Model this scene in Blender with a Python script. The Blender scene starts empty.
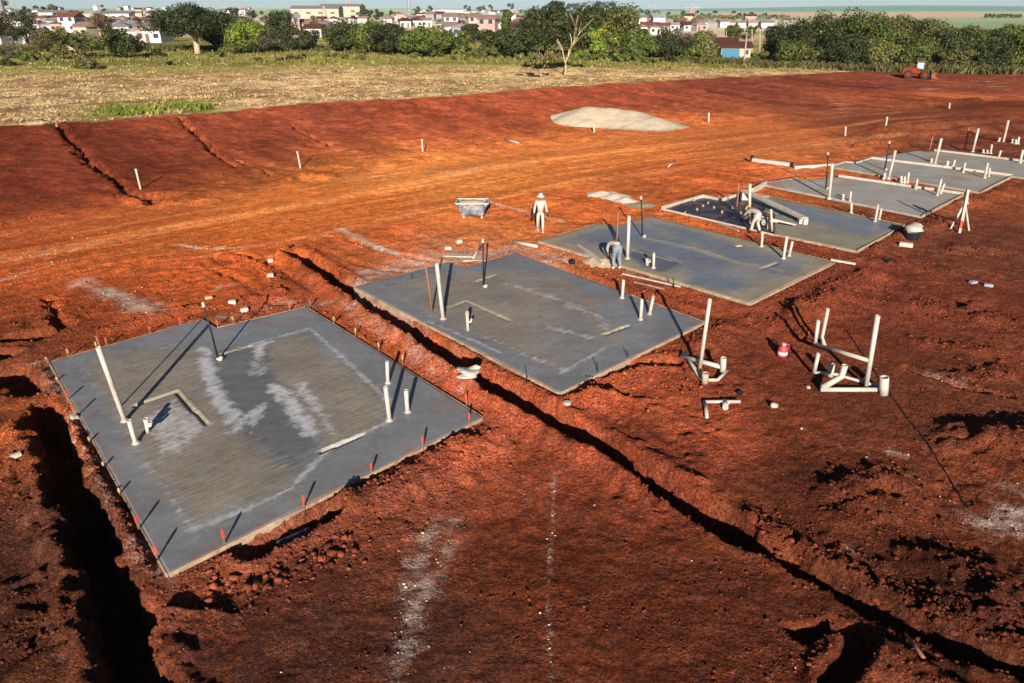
import bpy, bmesh, math, random
import numpy as np
from mathutils import Vector, Matrix, Euler

random.seed(11)
RNG = np.random.default_rng(5)
scene = bpy.context.scene
COL = scene.collection
PI = math.pi
SKY_STR = 0.05
EXPO = 0.68
HAZE = 0.00006

# ------------------------------------------------------------------ camera frame
CAM_H = 9.4
FPX = 720.0
PITCH = math.atan((341.5 - 10.0) / FPX)
CP, SP = math.cos(PITCH), math.sin(PITCH)

def ray(px, py):
    u = (px - 512.0) / FPX
    v = (py - 341.5) / FPX
    return Vector((u, CP - v * SP, -SP - v * CP))

def P(px, py, z=0.0):
    """survey point: where a sight line of the photograph meets the level z"""
    d = ray(px, py)
    t = (z - CAM_H) / d.z
    return Vector((d.x * t, d.y * t, z))

def XY(pts, z=0.0):
    return np.array([P(a, b, z)[:2] for a, b in pts])

def top_at(base, px, py):
    """point of the sight line in the upright plane y = base.y"""
    d = ray(px, py)
    t = base.y / d.y
    return Vector((d.x * t, base.y, CAM_H + d.z * t))

# ------------------------------------------------------------------ noise
def _hash(ix, iy, seed):
    n = (ix.astype(np.int64) * 374761393 + iy.astype(np.int64) * 668265263 + seed * 1442695041) & 0xFFFFFFFF
    n = ((n ^ (n >> 13)) * 1274126177) & 0xFFFFFFFF
    n = n ^ (n >> 16)
    return (n & 0xFFFF).astype(np.float64) / 65535.0

def vnoise(x, y, seed=0):
    x = np.asarray(x, float); y = np.asarray(y, float)
    x0 = np.floor(x); y0 = np.floor(y)
    fx = x - x0; fy = y - y0
    fx = fx * fx * (3 - 2 * fx); fy = fy * fy * (3 - 2 * fy)
    a = _hash(x0, y0, seed); b = _hash(x0 + 1, y0, seed)
    c = _hash(x0, y0 + 1, seed); d = _hash(x0 + 1, y0 + 1, seed)
    return (a + (b - a) * fx) * (1 - fy) + (c + (d - c) * fx) * fy

def fbm(x, y, seed=0, octv=4, gain=0.5):
    s = 0.0; a = 1.0; t = 0.0
    for k in range(octv):
        s = s + a * vnoise(x * 2 ** k + 17.3 * k, y * 2 ** k - 9.1 * k, seed + k)
        t += a; a *= gain
    return s / t          # 0..1

def sstep(a, b, x):
    t = np.clip((x - a) / (b - a), 0, 1)
    return t * t * (3 - 2 * t)

def seg_dist(x, y, pl):
    """distance to a polyline and the signed side"""
    best = np.full(np.shape(x), 1e9); side = np.zeros(np.shape(x)); along = np.zeros(np.shape(x))
    L = 0.0
    for (x0, y0), (x1, y1) in zip(pl[:-1], pl[1:]):
        dx, dy = x1 - x0, y1 - y0
        l2 = dx * dx + dy * dy + 1e-12
        t = np.clip(((x - x0) * dx + (y - y0) * dy) / l2, 0, 1)
        ex, ey = x - x0 - t * dx, y - y0 - t * dy
        d = np.sqrt(ex * ex + ey * ey)
        m = d < best
        best = np.where(m, d, best)
        side = np.where(m, np.sign(dx * ey - dy * ex), side)
        along = np.where(m, L + t * math.sqrt(l2), along)
        L += math.sqrt(l2)
    return best, side, along

def in_poly(x, y, poly):
    x = np.asarray(x, float); y = np.asarray(y, float)
    c = np.zeros(x.shape, bool)
    n = len(poly)
    for i in range(n):
        xi, yi = poly[i]; xj, yj = poly[i - 1]
        cond = ((yi > y) != (yj > y)) & (x < (xj - xi) * (y - yi) / (yj - yi + 1e-12) + xi)
        c ^= cond
    return c

def poly_sd(x, y, poly):
    d, _, _ = seg_dist(x, y, list(poly) + [poly[0]])
    return np.where(in_poly(x, y, poly), -d, d)

def lin(r, g, b):
    return np.array([((c / 255) / 12.92 if c / 255 < 0.04045 else ((c / 255 + 0.055) / 1.055) ** 2.4) for c in (r, g, b)])

# ------------------------------------------------------------------ slab outlines (A, N1, N2, B, C, D)
SLAB_Z = 0.16
SLAB_PX = [
    dict(A=(50, 362), N1=(203, 319), N2=(217, 328), B=(306, 307), C=(482, 417), D=(168, 573)),
    dict(A=(355, 287), N1=(448, 262), N2=(464, 268), B=(516, 253), C=(704, 322), D=(560, 392)),
    dict(A=(539, 241), N1=(600, 223), N2=(616, 226), B=(650, 216), C=(834, 262), D=(750, 303)),
    dict(A=(662, 208), N1=(703, 196), N2=(722, 200), B=(748, 192), C=(904, 225), D=(857, 251)),
    dict(A=(760, 184), N1=(798, 178.5), N2=(808, 179.5), B=(838, 177), C=(963, 195), D=(921, 216.5)),
    dict(A=(832, 167), N1=(846, 162.5), N2=(857, 163.5), B=(871, 159), C=(1012, 176.5), D=(980, 192.5)),
    dict(A=(874, 157), N1=(915, 150.5), N2=(924, 151.5), B=(934, 151), C=(1090, 170), D=(1047, 181)),
]
for s in SLAB_PX:
    for k in 'A N1 N2 B C D'.split():
        s[k] = np.array(P(*s[k], SLAB_Z)[:2])
    s['poly'] = [s['A'], s['N1'], s['N2'], s['B'], s['C'], s['D']]

# ------------------------------------------------------------------ terrain
BANK_LO = XY([(-500, 330), (-200, 262), (0, 222), (140, 200), (240, 183), (340, 168), (440, 152), (540, 138), (640, 126), (760, 114), (860, 104), (1024, 92), (1300, 80)])
_hi = [(-500, 168), (-200, 140), (0, 127), (100, 122), (200, 114), (300, 105), (400, 99), (480, 94), (560, 87), (640, 82.5), (720, 78), (800, 74.5), (860, 71.5), (1024, 68), (1300, 64)]
_hz = [1.7, 1.7, 1.6, 1.6, 1.6, 1.5, 1.5, 1.4, 1.3, 1.2, 1.0, .7, .3, .15, .1]
BANK_HI = np.array([P(a, b, z)[:2] for (a, b), z in zip(_hi, _hz)])

TRENCH = XY([(296, 256), (312, 265), (330, 276), (360, 297), (400, 325), (450, 360), (500, 391), (560, 423), (620, 455), (680, 493), (735, 530)])
TRENCH2 = XY([(735, 530), (790, 559), (850, 590), (905, 616), (960, 642), (1040, 676)])
LTRENCH = XY([(40, 412), (58, 450), (78, 500), (102, 560), (118, 610), (134, 660), (152, 740)])
FEAT = [  # polyline, half width, height, noise amp, kind
    (TRENCH, .42, -1.0, .10), (TRENCH2, .30, -.62, .17), (TRENCH2 + np.array([.5, .5]), .3, .07, .4),
    (LTRENCH, .40, -1.2, .30),
    (XY([(5, 372), (30, 392)]), .45, -.5, .25), (XY([(18, 336), (46, 334)]), .5, -.4, .3),
    (XY([(-20, 352), (8, 356)]), .35, -.35, .2),
    # spoil and holes round the nearest slab
    (XY([(196, 590), (250, 575), (320, 545), (352, 528)]), .75, .42, .3),
    (XY([(250, 552), (300, 528), (330, 514)]), .3, -.45, .12),
    (XY([(360, 508), (420, 480), (475, 448)]), .7, .24, .3),
    (XY([(70, 430), (110, 490), (150, 560)]), .25, .1, .15),
    (XY([(330, 300), (400, 345), (470, 395)]), .35, .13, .2),
    (XY([(70, 340), (190, 312), (280, 297)]), .45, .12, .25),
    # spoil round the second slab
    (XY([(600, 392), (640, 376), (672, 372)]), .9, .5, .3),
    (XY([(604, 376), (640, 364), (676, 362)]), .22, -.3, .1),
    (XY([(700, 350), (730, 330)]), .6, .2, .2),
    (XY([(375, 318), (460, 372), (540, 408)]), .25, .12, .12),
    # spoil round the third slab and beyond
    (XY([(800, 312), (835, 292), (868, 274)]), .8, .26, .35),
    (XY([(790, 322), (830, 306)]), .6, .18, .3),
    (XY([(900, 236), (950, 224)]), .7, .22, .3), (XY([(965, 205), (1024, 190)]), .8, .25, .35),
    (XY([(545, 262), (620, 288), (700, 312)]), .4, .12, .2),
    (XY([(680, 222), (760, 240), (850, 262)]), .3, .1, .15),
    # rough heaps lower right
    (XY([(835, 492), (880, 484), (905, 490)]), .55, .2, .4), (XY([(840, 520), (890, 515)]), .5, .12, .3),
    (XY([(985, 448), (1040, 440)]), .9, .42, .5), (XY([(930, 560), (985, 575), (1010, 600)]), .5, .22, .4),
    (XY([(965, 600), (1024, 640)]), .6, .2, .4),
    (XY([(800, 660), (840, 648), (868, 655)]), .5, .32, .25), (XY([(800, 632), (835, 622), (868, 632)]), .2, -.3, .15),
    (XY([(862, 640), (830, 690)]), .22, -.4, .1), (XY([(890, 660), (950, 690)]), .45, .22, .3),
    (XY([(905, 368), (960, 388), (1010, 398)]), .12, -.16, .1),
    (XY([(880, 262), (940, 270)]), .6, .14, .6), (XY([(860, 300), (960, 312)]), .7, .13, .6), (XY([(960, 250), (1030, 256)]), .7, .17, .6), (XY([(985, 318), (1050, 332)]), .7, .16, .6), (XY([(915, 340), (990, 352)]), .4, .09, .6), (XY([(840, 232), (880, 250)]), .5, .16, .5),
    (XY([(750, 320), (800, 335)]), .4, .09, .6), (XY([(640, 480), (700, 500)]), .35, .07, .6), (XY([(770, 545), (850, 585)]), .3, .13, .6), (XY([(890, 600), (960, 632)]), .3, .13, .6), (XY([(10, 600), (60, 660)]), .5, .08, .7), (XY([(0, 480), (40, 520)]), .4, .1, .6), (XY([(960, 380), (1010, 372)]), .4, .1, .6),
    # bank gullies and marker pits
    (XY([(50, 132), (64, 141), (76, 151), (88, 161), (108, 171), (126, 183), (150, 194)], .6), .30, -.5, .42),
    (XY([(182, 127), (202, 139), (216, 150), (236, 156)], .8), .24, -.42, .42),
    (XY([(148, 194), (166, 193)], .25), .75, -.8, .25), (XY([(306, 175), (317, 174)], .2), .6, -.7, .2), (XY([(428, 157), (434, 156)], .15), .5, -.6, .2),
    (XY([(236, 156), (252, 160), (270, 166)], .5), .16, -.3, .4), (XY([(292, 124), (304, 131), (330, 138)], .9), .2, -.35, .4), (XY([(100, 196), (148, 204), (210, 200)], .1), .5, .16, .5), (XY([(0, 222), (60, 214)], .1), .4, .12, .5),
    (XY([(218, 256), (255, 262), (272, 276), (280, 292)]), .3, .12, .4), (XY([(0, 330), (60, 318)]), .8, .2, .5), (XY([(50, 300), (62, 330)]), .25, -.2, .3),
    # far right heaps
    (XY([(910, 106), (975, 103)]), 1.2, .6, .5), (XY([(880, 138), (1024, 128)]), .9, .35, .5),
    (XY([(880, 130), (1010, 118)]), 1.0, .35, .5), (XY([(860, 146), (915, 141)]), .8, .3, .4),
]
RUTS = [XY(q) for q in ([(180, 300), (205, 272), (240, 258), (300, 246)], [(225, 262), (262, 276), (290, 296)], [(-30, 262), (120, 240), (280, 214), (430, 188), (560, 166), (700, 146)], [(-30, 284), (100, 262), (260, 232), (420, 206), (540, 182), (680, 160), (820, 138)], [(330, 244), (380, 262), (420, 268)], [(60, 320), (90, 290), (150, 270), (230, 262)], [(860, 150), (880, 128), (940, 116), (1010, 112)], [(900, 145), (915, 122), (905, 108)], [(880, 250), (960, 262), (1040, 280)])]

def H(x, y, detail=True):
    x = np.atleast_1d(np.asarray(x, float)); y = np.atleast_1d(np.asarray(y, float))
    yb = np.interp(x, BANK_LO[:, 0], BANK_LO[:, 1]); yt = np.interp(x, BANK_HI[:, 0], BANK_HI[:, 1])
    hz = np.interp(x, BANK_HI[:, 0], _hz)
    t = (y - yb) / np.maximum(yt - yb, 3)
    bank = sstep(0.0, 1.0, t)
    h = hz * (bank * .75 + .25 * sstep(.82, 1.0, t))
    # far country: the town climbs to the left, the fields to the right rise to a long ridge
    far = sstep(350, 900, y)
    h = h + far * (6.0 * sstep(-40, -420, x) + 1.2)
    h = h + 5.6 * sstep(800, 3300, y) + sstep(2200, 4200, y) * 26 * np.exp(-((x - 2300) / 1300) ** 2) * (.6 + .4 * vnoise(x / 500, y / 900, 71))
    # soft unevenness
    near = 1 - sstep(80, 160, y)
    und = (fbm(x / 7.0, y / 7.0, 3, 3) - .5) * .34
    slab = np.full(x.shape, 9.0)
    m = (y < 75)
    if m.any():
        for s in SLAB_PX:
            slab[m] = np.minimum(slab[m], poly_sd(x[m], y[m], s['poly']))
    free = sstep(.3, 2.2, slab)
    h = h + und * free * (1 - .6 * bank)
    fld = sstep(.98, 1.05, t)
    h = h + fld * (fbm(x / 3.0, y / 3.0, 9, 3) - .5) * .35 * (1 - sstep(170, 300, y))
    if detail:
        mm = (y < 150)
        xs, ys = x[mm], y[mm]
        fr = sstep(.0, .35, slab[mm])
        rough = .55 + .9 * sstep(.45, .75, fbm(xs / 3.1, ys / 3.1, 21, 2))
        road = road_mask(xs, ys)
        rough = rough * (1 - .75 * road) * (1 - .25 * sstep(.1, .5, t[mm]))
        hd = (fbm(xs / .55, ys / .55, 31, 3, .6) - .5) * .085 * rough + (fbm(xs / .17, ys / .17, 35, 2, .6) - .5) * .07 * rough * (1 - sstep(30, 60, ys))
        # wheel ruts along the road
        for pl in RUTS:
            lo = pl.min(0) - 2; hi = pl.max(0) + 2; k = (xs > lo[0]) & (xs < hi[0]) & (ys > lo[1]) & (ys < hi[1])
            d, sd, al = seg_dist(xs[k], ys[k], pl); d = np.abs(d - .85)
            hd[k] += -.055 * np.exp(-(d / .16) ** 2) * (.75 + .35 * np.sin(al * 13)) + .03 * np.exp(-((d - .3) / .12) ** 2)
        # dozer ribs down the bank
        rb = sstep(.45, .7, t[mm]) * (1 - sstep(.95, 1.0, t[mm]))
        hd = hd + rb * .34 * (fbm(xs / .9 + ys * .25, ys / 7.0, 41, 3) - .5)
        hd = hd + (1 - road) * sstep(34, 44, ys) * .30 * (fbm(xs / 1.6, ys / 1.1, 43, 4, .55) - .5)
        q = np.zeros(xs.shape)
        for pl, w, hh, na in FEAT:
            lo = pl.min(0) - 3.2 * w - .6; hi = pl.max(0) + 3.2 * w + .6
            k = (xs > lo[0]) & (xs < hi[0]) & (ys > lo[1]) & (ys < hi[1])
            if not k.any(): continue
            d, sd, al = seg_dist(xs[k], ys[k], pl)
            sc = .8 if (len(pl) > 5 and -1.1 < hh < -.7) else .35 if w < .6 else .55
            d = d + na * 2 * (fbm(xs[k] / sc, ys[k] / sc, 51, 3, .6) - .5)
            if hh < 0:
                v = hh * (1 - sstep(w * .75, w * 1.12, d))
                q[k] = np.minimum(q[k], v)
                yy_ = pl[:, 1].mean() > 12
                if hh < -.4 and w > .2 and len(pl) > 5 and pl[:, 1].mean() < 38 and w > .33:     # spoil thrown up along the near lip
                    lp = (.22 if yy_ else .26) * (.55 + .8 * fbm(xs[k] / .6, ys[k] / .6, 63, 4, .6))
                    q[k] = q[k] + np.where(sd < 0, lp * np.exp(-((d - w * 1.35 - .12) / (w * .3 + .14)) ** 2), 0)
                q[k] = q[k] + (.05 + .10 * vnoise(xs[k] / .3, ys[k] / .3, 61)) * np.exp(-((d - w * 1.5) / (w * .35 + .05)) ** 2) * min(1, -hh * 1.6)
            else:
                e = np.exp(-(d / (w * .8)) ** 2)
                q[k] = q[k] + hh * e * (.7 + .6 * fbm(xs[k] / .3, ys[k] / .3, 65, 3, .65))
        hd = hd + q
        pile = .10 * (1 - sstep(.15, 1.3, slab[mm] + .5 * (fbm(xs / .5, ys / .5, 45, 3) - .5)))
        h[mm] = h[mm] + hd * fr + np.where(q < -.08, 0, pile) * fr - .02 * (1 - fr) + .09 * (1 - fr) * (q > -.08)
    return h

ROAD_UP = XY([(-400, 300), (-150, 252), (0, 229), (150, 208), (300, 182), (420, 162), (520, 146), (640, 134), (760, 122), (860, 111), (1000, 99), (1200, 88)])
ROAD_LO = XY([(-400, 430), (-150, 335), (0, 292), (120, 272), (260, 248), (400, 226), (470, 208), (540, 198), (640, 182), (740, 165), (850, 148), (1000, 117), (1200, 100)])

def road_across(x, y):
    a = np.interp(x, ROAD_UP[:, 0], ROAD_UP[:, 1]); b = np.interp(x, ROAD_LO[:, 0], ROAD_LO[:, 1])
    return a - y
def road_mask(x, y):
    a = np.interp(x, ROAD_UP[:, 0], ROAD_UP[:, 1]); b = np.interp(x, ROAD_LO[:, 0], ROAD_LO[:, 1])
    n = 4 * (fbm(x / 5, y / 5, 77, 3) - .5)
    return sstep(-1.6, 2.6, a - y + n * .7) * sstep(-2.0, 3.0, y - b + n)

def gz(x, y):
    return float(H([x], [y])[0])

def G(px, py, up=0.0):
    """point on the ground under a sight line"""
    z = 0.0
    for _ in range(5):
        p = P(px, py, z)
        z = .5 * z + .5 * float(H([p.x], [p.y], False)[0]) if _ else float(H([p.x], [p.y], False)[0])
    p = P(px, py, z)
    return Vector((p.x, p.y, gz(p.x, p.y) + up))

# ------------------------------------------------------------------ objects, tags
def tag(o, label=None, cat=None, group=None, kind=None):
    if label: o['label'] = label
    if cat: o['category'] = cat
    if group: o['group'] = group
    if kind: o['kind'] = kind
    return o

class MB:
    def __init__(s): s.v = []; s.f = []; s.m = []
    def add(s, vs, fs, mi=0):
        n = len(s.v); s.v += [tuple(q) for q in vs]; s.f += [tuple(i + n for i in f) for f in fs]; s.m += [mi] * len(fs)
        return s
    def box(s, c, size, rot=None, mi=0, taper=1.0):
        x, y, z = size[0] / 2, size[1] / 2, size[2] / 2
        vs = [Vector((sx * x * (taper if sz > 0 else 1), sy * y * (taper if sz > 0 else 1), sz * z)) for sz in (-1, 1) for sy in (-1, 1) for sx in (-1, 1)]
        if rot is not None: vs = [rot @ q for q in vs]
        c = Vector(c)
        return s.add([q + c for q in vs], [(0, 2, 3, 1), (4, 5, 7, 6), (0, 1, 5, 4), (2, 6, 7, 3), (0, 4, 6, 2), (1, 3, 7, 5)], mi)
    def bar(s, a, b, w, h, mi=0, up=Vector((0, 0, 1))):
        a, b = Vector(a), Vector(b); d = (b - a).normalized()
        sd = d.cross(up)
        if sd.length < 1e-4: sd = Vector((1, 0, 0))
        sd.normalize(); u = sd.cross(d)
        vs = [q + sd * (i * w / 2) + u * (j * h / 2) for q in (a, b) for j in (-1, 1) for i in (-1, 1)]
        return s.add(vs, [(0, 1, 3, 2), (4, 6, 7, 5), (0, 4, 5, 1), (2, 3, 7, 6), (0, 2, 6, 4), (1, 5, 7, 3)], mi)
    def tube(s, pts, rad, n=10, cap=True, mi=0, hollow=0.0):
        pts = [Vector(q) for q in pts]
        if not isinstance(rad, (list, tuple)): rad = [rad] * len(pts)
        vs = []; fs = []
        ref = None
        for i, q in enumerate(pts):
            if i == 0: d = pts[1] - pts[0]
            elif i == len(pts) - 1: d = pts[-1] - pts[-2]
            else: d = (pts[i + 1] - q).normalized() + (q - pts[i - 1]).normalized()
            d.normalize()
            if ref is None:
                ref = d.cross(Vector((0.03, 1, 0.05)));
                if ref.length < .1: ref = d.cross(Vector((1, 0, 0)))
                ref.normalize()
            a = (ref - d * ref.dot(d)).normalized(); b = d.cross(a); ref = a
            for k in range(n):
                t = 2 * PI * k / n
                vs.append(q + (a * math.cos(t) + b * math.sin(t)) * rad[i])
        for i in range(len(pts) - 1):
            for k in range(n):
                k2 = (k + 1) % n
                fs.append((i * n + k, i * n + k2, (i + 1) * n + k2, (i + 1) * n + k))
        L = len(pts) - 1
        if hollow > 0:      # an open mouth with wall thickness at the far end
            d = (pts[-1] - pts[-2]).normalized(); ctr = pts[-1]
            base = len(vs)
            for k in range(n): vs.append(ctr + (vs[L * n + k] - ctr) * hollow)
            for k in range(n): vs.append(ctr - d * rad[-1] * 3 + (vs[L * n + k] - ctr) * hollow)
            for k in range(n):
                k2 = (k + 1) % n
                fs.append((L * n + k, L * n + k2, base + k2, base + k))
                fs.append((base + k, base + k2, base + n + k2, base + n + k))
            fs.append(tuple(base + n + k for k in range(n)))
            fs.append(tuple(range(n - 1, -1, -1)))
        elif cap:
            fs.append(tuple(range(n - 1, -1, -1))); fs.append(tuple(L * n + k for k in range(n)))
        return s.add(vs, fs, mi)
    def lathe(s, c, prof, n=16, mi=0):
        c = Vector(c); vs = []; fs = []
        for r, z in prof:
            for k in range(n):
                t = 2 * PI * k / n
                vs.append(c + Vector((r * math.cos(t), r * math.sin(t), z)))
        for i in range(len(prof) - 1):
            for k in range(n):
                k2 = (k + 1) % n
                fs.append((i * n + k, i * n + k2, (i + 1) * n + k2, (i + 1) * n + k))
        fs.append(tuple(range(n - 1, -1, -1))); fs.append(tuple((len(prof) - 1) * n + k for k in range(n)))
        return s.add(vs, fs, mi)
    def lump(s, c, size, seed=0, rough=.25, sub=2, mi=0):
        bm = bmesh.new(); bmesh.ops.create_icosphere(bm, subdivisions=sub, radius=1)
        r = random.Random(seed); ph = [(r.uniform(1, 4), r.uniform(1, 4), r.uniform(1, 4), r.uniform(0, 6)) for _ in range(6)]
        vs = []
        for q in bm.verts:
            k = 1 + rough * sum(math.sin(a * q.co.x + b * q.co.y + e * q.co.z + f) for a, b, e, f in ph) / 2.4
            vs.append(Vector(c) + Vector((q.co.x * size[0], q.co.y * size[1], q.co.z * size[2])) * k)
        bm.verts.index_update()
        fs = [tuple(q.index for q in f.verts) for f in bm.faces]; bm.free()
        return s.add(vs, fs, mi)
    def build(s, name, mat, parent=None, loc=None, smooth=False, rotz=0.0):
        """loc: world origin; vertices are given in world space unless parent/loc is None"""
        me = bpy.data.meshes.new(name)
        o3 = Vector(loc) if loc is not None else Vector((0, 0, 0))
        me.from_pydata([tuple(Vector(q) - o3) for q in s.v], [], s.f)
        for mm in (mat if isinstance(mat, (list, tuple)) else [mat]): me.materials.append(mm)
        if any(s.m): me.polygons.foreach_set('material_index', s.m)
        if smooth: me.polygons.foreach_set('use_smooth', [True] * len(me.polygons))
        me.validate(); me.update()
        o = bpy.data.objects.new(name, me); COL.objects.link(o)
        if parent is not None:
            o.parent = parent
            if loc is not None: o.location = o3 - parent.location
        elif loc is not None: o.location = o3
        return o

def empty(name, loc, rz=0.0):
    o = bpy.data.objects.new(name, None); COL.objects.link(o)
    o.location = loc; o.rotation_euler = (0, 0, rz); o.empty_display_size = .2
    return o

def child(mb, name, mat, parent, smooth=False):
    """mesh given in world space, parented to an unrotated thing"""
    return mb.build(name, mat, parent, loc=parent.location, smooth=smooth)

def copy_tree(o, parent=None):
    c = o.copy(); COL.objects.link(c)
    if parent is not None: c.parent = parent
    for ch in [q for q in o.children]:
        copy_tree(ch, c)
    return c

# ------------------------------------------------------------------ materials
def new_mat(name):
    m = bpy.data.materials.new(name); m.use_nodes = True
    nt = m.node_tree; b = nt.nodes['Principled BSDF']
    return m, nt, b

def simple(name, rgb, rough=.6, var=.25, scale=8.0, bump=0.0, metal=0.0, dirt=None, spec=.3, island=0.0, bscale=None):
    m, nt, b = new_mat(name)
    N, L = nt.nodes.new, nt.links.new
    geo = N('ShaderNodeNewGeometry')
    tc = N('ShaderNodeTexCoord')
    nz = N('ShaderNodeTexNoise'); nz.inputs['Scale'].default_value = scale; nz.inputs['Detail'].default_value = 6; nz.inputs['Roughness'].default_value = .65
    L(geo.outputs['Position'], nz.inputs['Vector'])
    mr = N('ShaderNodeMapRange'); mr.inputs[1].default_value = .3; mr.inputs[2].default_value = .7
    mr.inputs[3].default_value = 1 - var; mr.inputs[4].default_value = 1 + var
    L(nz.outputs['Fac'], mr.inputs[0])
    mx = N('ShaderNodeVectorMath'); mx.operation = 'SCALE'; mx.inputs[0].default_value = rgb
    L(mr.outputs[0], mx.inputs['Scale'])
    out = mx.outputs[0]
    if dirt is not None:
        n2 = N('ShaderNodeTexNoise'); n2.inputs['Scale'].default_value = scale * .35; n2.inputs['Detail'].default_value = 8; n2.inputs['Roughness'].default_value = .7
        L(geo.outputs['Position'], n2.inputs['Vector'])
        r2 = N('ShaderNodeMapRange'); r2.inputs[1].default_value = .5; r2.inputs[2].default_value = .68; r2.inputs[4].default_value = .75
        L(n2.outputs['Fac'], r2.inputs[0])
        mm = N('ShaderNodeMix'); mm.data_type = 'RGBA'
        L(r2.outputs[0], mm.inputs[0]); L(out, mm.inputs[6]); mm.inputs[7].default_value = (*dirt, 1)
        out = mm.outputs[2]
    if island > 0:
        ri = N('ShaderNodeMapRange'); ri.inputs[3].default_value = 1 - island; ri.inputs[4].default_value = 1 + island
        L(geo.outputs['Random Per Island'], ri.inputs[0])
        m3 = N('ShaderNodeVectorMath'); m3.operation = 'SCALE'; L(out, m3.inputs[0]); L(ri.outputs[0], m3.inputs['Scale']); out = m3.outputs[0]
    L(out, b.inputs['Base Color'])
    b.inputs['Roughness'].default_value = rough; b.inputs['Metallic'].default_value = metal
    b.inputs['Specular IOR Level'].default_value = spec
    if bump > 0:
        n4 = N('ShaderNodeTexNoise'); n4.inputs['Scale'].default_value = bscale or scale * 2.5; n4.inputs['Detail'].default_value = 8
        L(geo.outputs['Position'], n4.inputs['Vector'])
        bp = N('ShaderNodeBump'); bp.inputs['Strength'].default_value = 1.0; bp.inputs['Distance'].default_value = bump
        L(n4.outputs['Fac'], bp.inputs['Height']); L(bp.outputs['Normal'], b.inputs['Normal'])
    return m

def foliage(name, rgb, var=.5, hue=.12, trans=.15):
    m, nt, b = new_mat(name)
    N, L = nt.nodes.new, nt.links.new
    geo = N('ShaderNodeNewGeometry'); oi = N('ShaderNodeObjectInfo')
    mr = N('ShaderNodeMapRange'); mr.inputs[3].default_value = 1 - var; mr.inputs[4].default_value = 1 + var
    L(geo.outputs['Random Per Island'], mr.inputs[0])
    nz = N('ShaderNodeTexNoise'); nz.inputs['Scale'].default_value = .45; nz.inputs['Detail'].default_value = 3
    L(geo.outputs['Position'], nz.inputs['Vector'])
    hs = N('ShaderNodeHueSaturation'); hs.inputs['Color'].default_value = (*rgb, 1)
    h2 = N('ShaderNodeMapRange'); h2.inputs[1].default_value = .3; h2.inputs[2].default_value = .7; h2.inputs[3].default_value = .5 - hue * .35; h2.inputs[4].default_value = .5 + hue * .35
    L(nz.outputs['Fac'], h2.inputs[0]); L(h2.outputs[0], hs.inputs['Hue'])
    L(mr.outputs[0], hs.inputs['Value'])
    o2 = N('ShaderNodeMapRange'); o2.inputs[3].default_value = .8; o2.inputs[4].default_value = 1.2
    L(oi.outputs['Random'], o2.inputs[0])
    sc = N('ShaderNodeVectorMath'); sc.operation = 'SCALE'; L(hs.outputs[0], sc.inputs[0]); L(o2.outputs[0], sc.inputs['Scale'])
    L(sc.outputs[0], b.inputs['Base Color'])
    b.inputs['Roughness'].default_value = .6; b.inputs['Specular IOR Level'].default_value = .25
    return m
# ------------------------------------------------------------------ ground sheet
def grow(start, stop, step0, rate):
    out = [start]; s = step0
    while out[-1] < stop:
        s = max(step0, abs(out[-1]) * rate) if rate else step0
        out.append(out[-1] + s)
    return out

ys = [-30, -22, -15, -10, -6, -3, 0, 2, 3.5, 4.6, 5.4, 6.0, 6.5]
y = 6.8
while y < 5200:
    ys.append(y); y += min(.0046 * y, .14) if y < 62 else (.0068 * y if y < 170 else .02 * y)
ys = np.array(ys)
xs = [0.0]; x = 0.0
while x < 3600:
    x += .055 if x < 15 else (.055 + (x - 15) * .012)
    xs.append(x)
xs = np.array([-q for q in xs[:0:-1]] + xs)
GX, GY = np.meshgrid(xs, ys)
fx, fy = GX.ravel(), GY.ravel()
GZ = H(fx, fy)
nx, ny = len(xs), len(ys)
print('ground', nx, ny, nx * ny)

# soil colours sampled over the site: moist dark loam with a vignette painted into the foreground tones, dry orange clay on the road, red subsoil on the bank
KS = np.array([.72, .555, .62])
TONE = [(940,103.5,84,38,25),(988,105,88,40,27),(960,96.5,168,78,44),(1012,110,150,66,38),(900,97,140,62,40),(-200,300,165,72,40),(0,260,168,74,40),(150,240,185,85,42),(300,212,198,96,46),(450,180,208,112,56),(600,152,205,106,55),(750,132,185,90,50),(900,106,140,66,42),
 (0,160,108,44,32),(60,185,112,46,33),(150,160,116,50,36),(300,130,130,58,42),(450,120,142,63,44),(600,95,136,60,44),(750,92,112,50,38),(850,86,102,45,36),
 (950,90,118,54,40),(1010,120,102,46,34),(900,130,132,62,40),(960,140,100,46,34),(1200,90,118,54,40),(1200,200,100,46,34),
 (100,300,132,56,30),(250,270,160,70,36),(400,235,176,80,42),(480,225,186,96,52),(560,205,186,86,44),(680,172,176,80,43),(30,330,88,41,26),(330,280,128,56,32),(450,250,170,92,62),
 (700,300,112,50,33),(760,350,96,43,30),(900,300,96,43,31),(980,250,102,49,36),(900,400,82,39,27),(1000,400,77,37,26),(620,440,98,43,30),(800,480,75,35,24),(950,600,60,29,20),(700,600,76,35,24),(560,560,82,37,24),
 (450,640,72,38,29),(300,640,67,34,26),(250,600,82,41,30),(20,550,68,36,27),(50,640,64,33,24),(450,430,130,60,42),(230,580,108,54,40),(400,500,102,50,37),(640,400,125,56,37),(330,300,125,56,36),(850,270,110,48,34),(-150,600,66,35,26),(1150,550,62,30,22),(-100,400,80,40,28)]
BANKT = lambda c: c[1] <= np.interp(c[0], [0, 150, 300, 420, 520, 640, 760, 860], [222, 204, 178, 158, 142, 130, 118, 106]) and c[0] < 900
NEARF = lambda c: np.array([1 + a * min(1, max(0, (c[1] - 240) / 90)) + b * min(1, max(0, (c[1] - 400) / 160)) for a, b in ((.78, -.22), (.58, -.22), (.48, -.18))])
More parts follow.
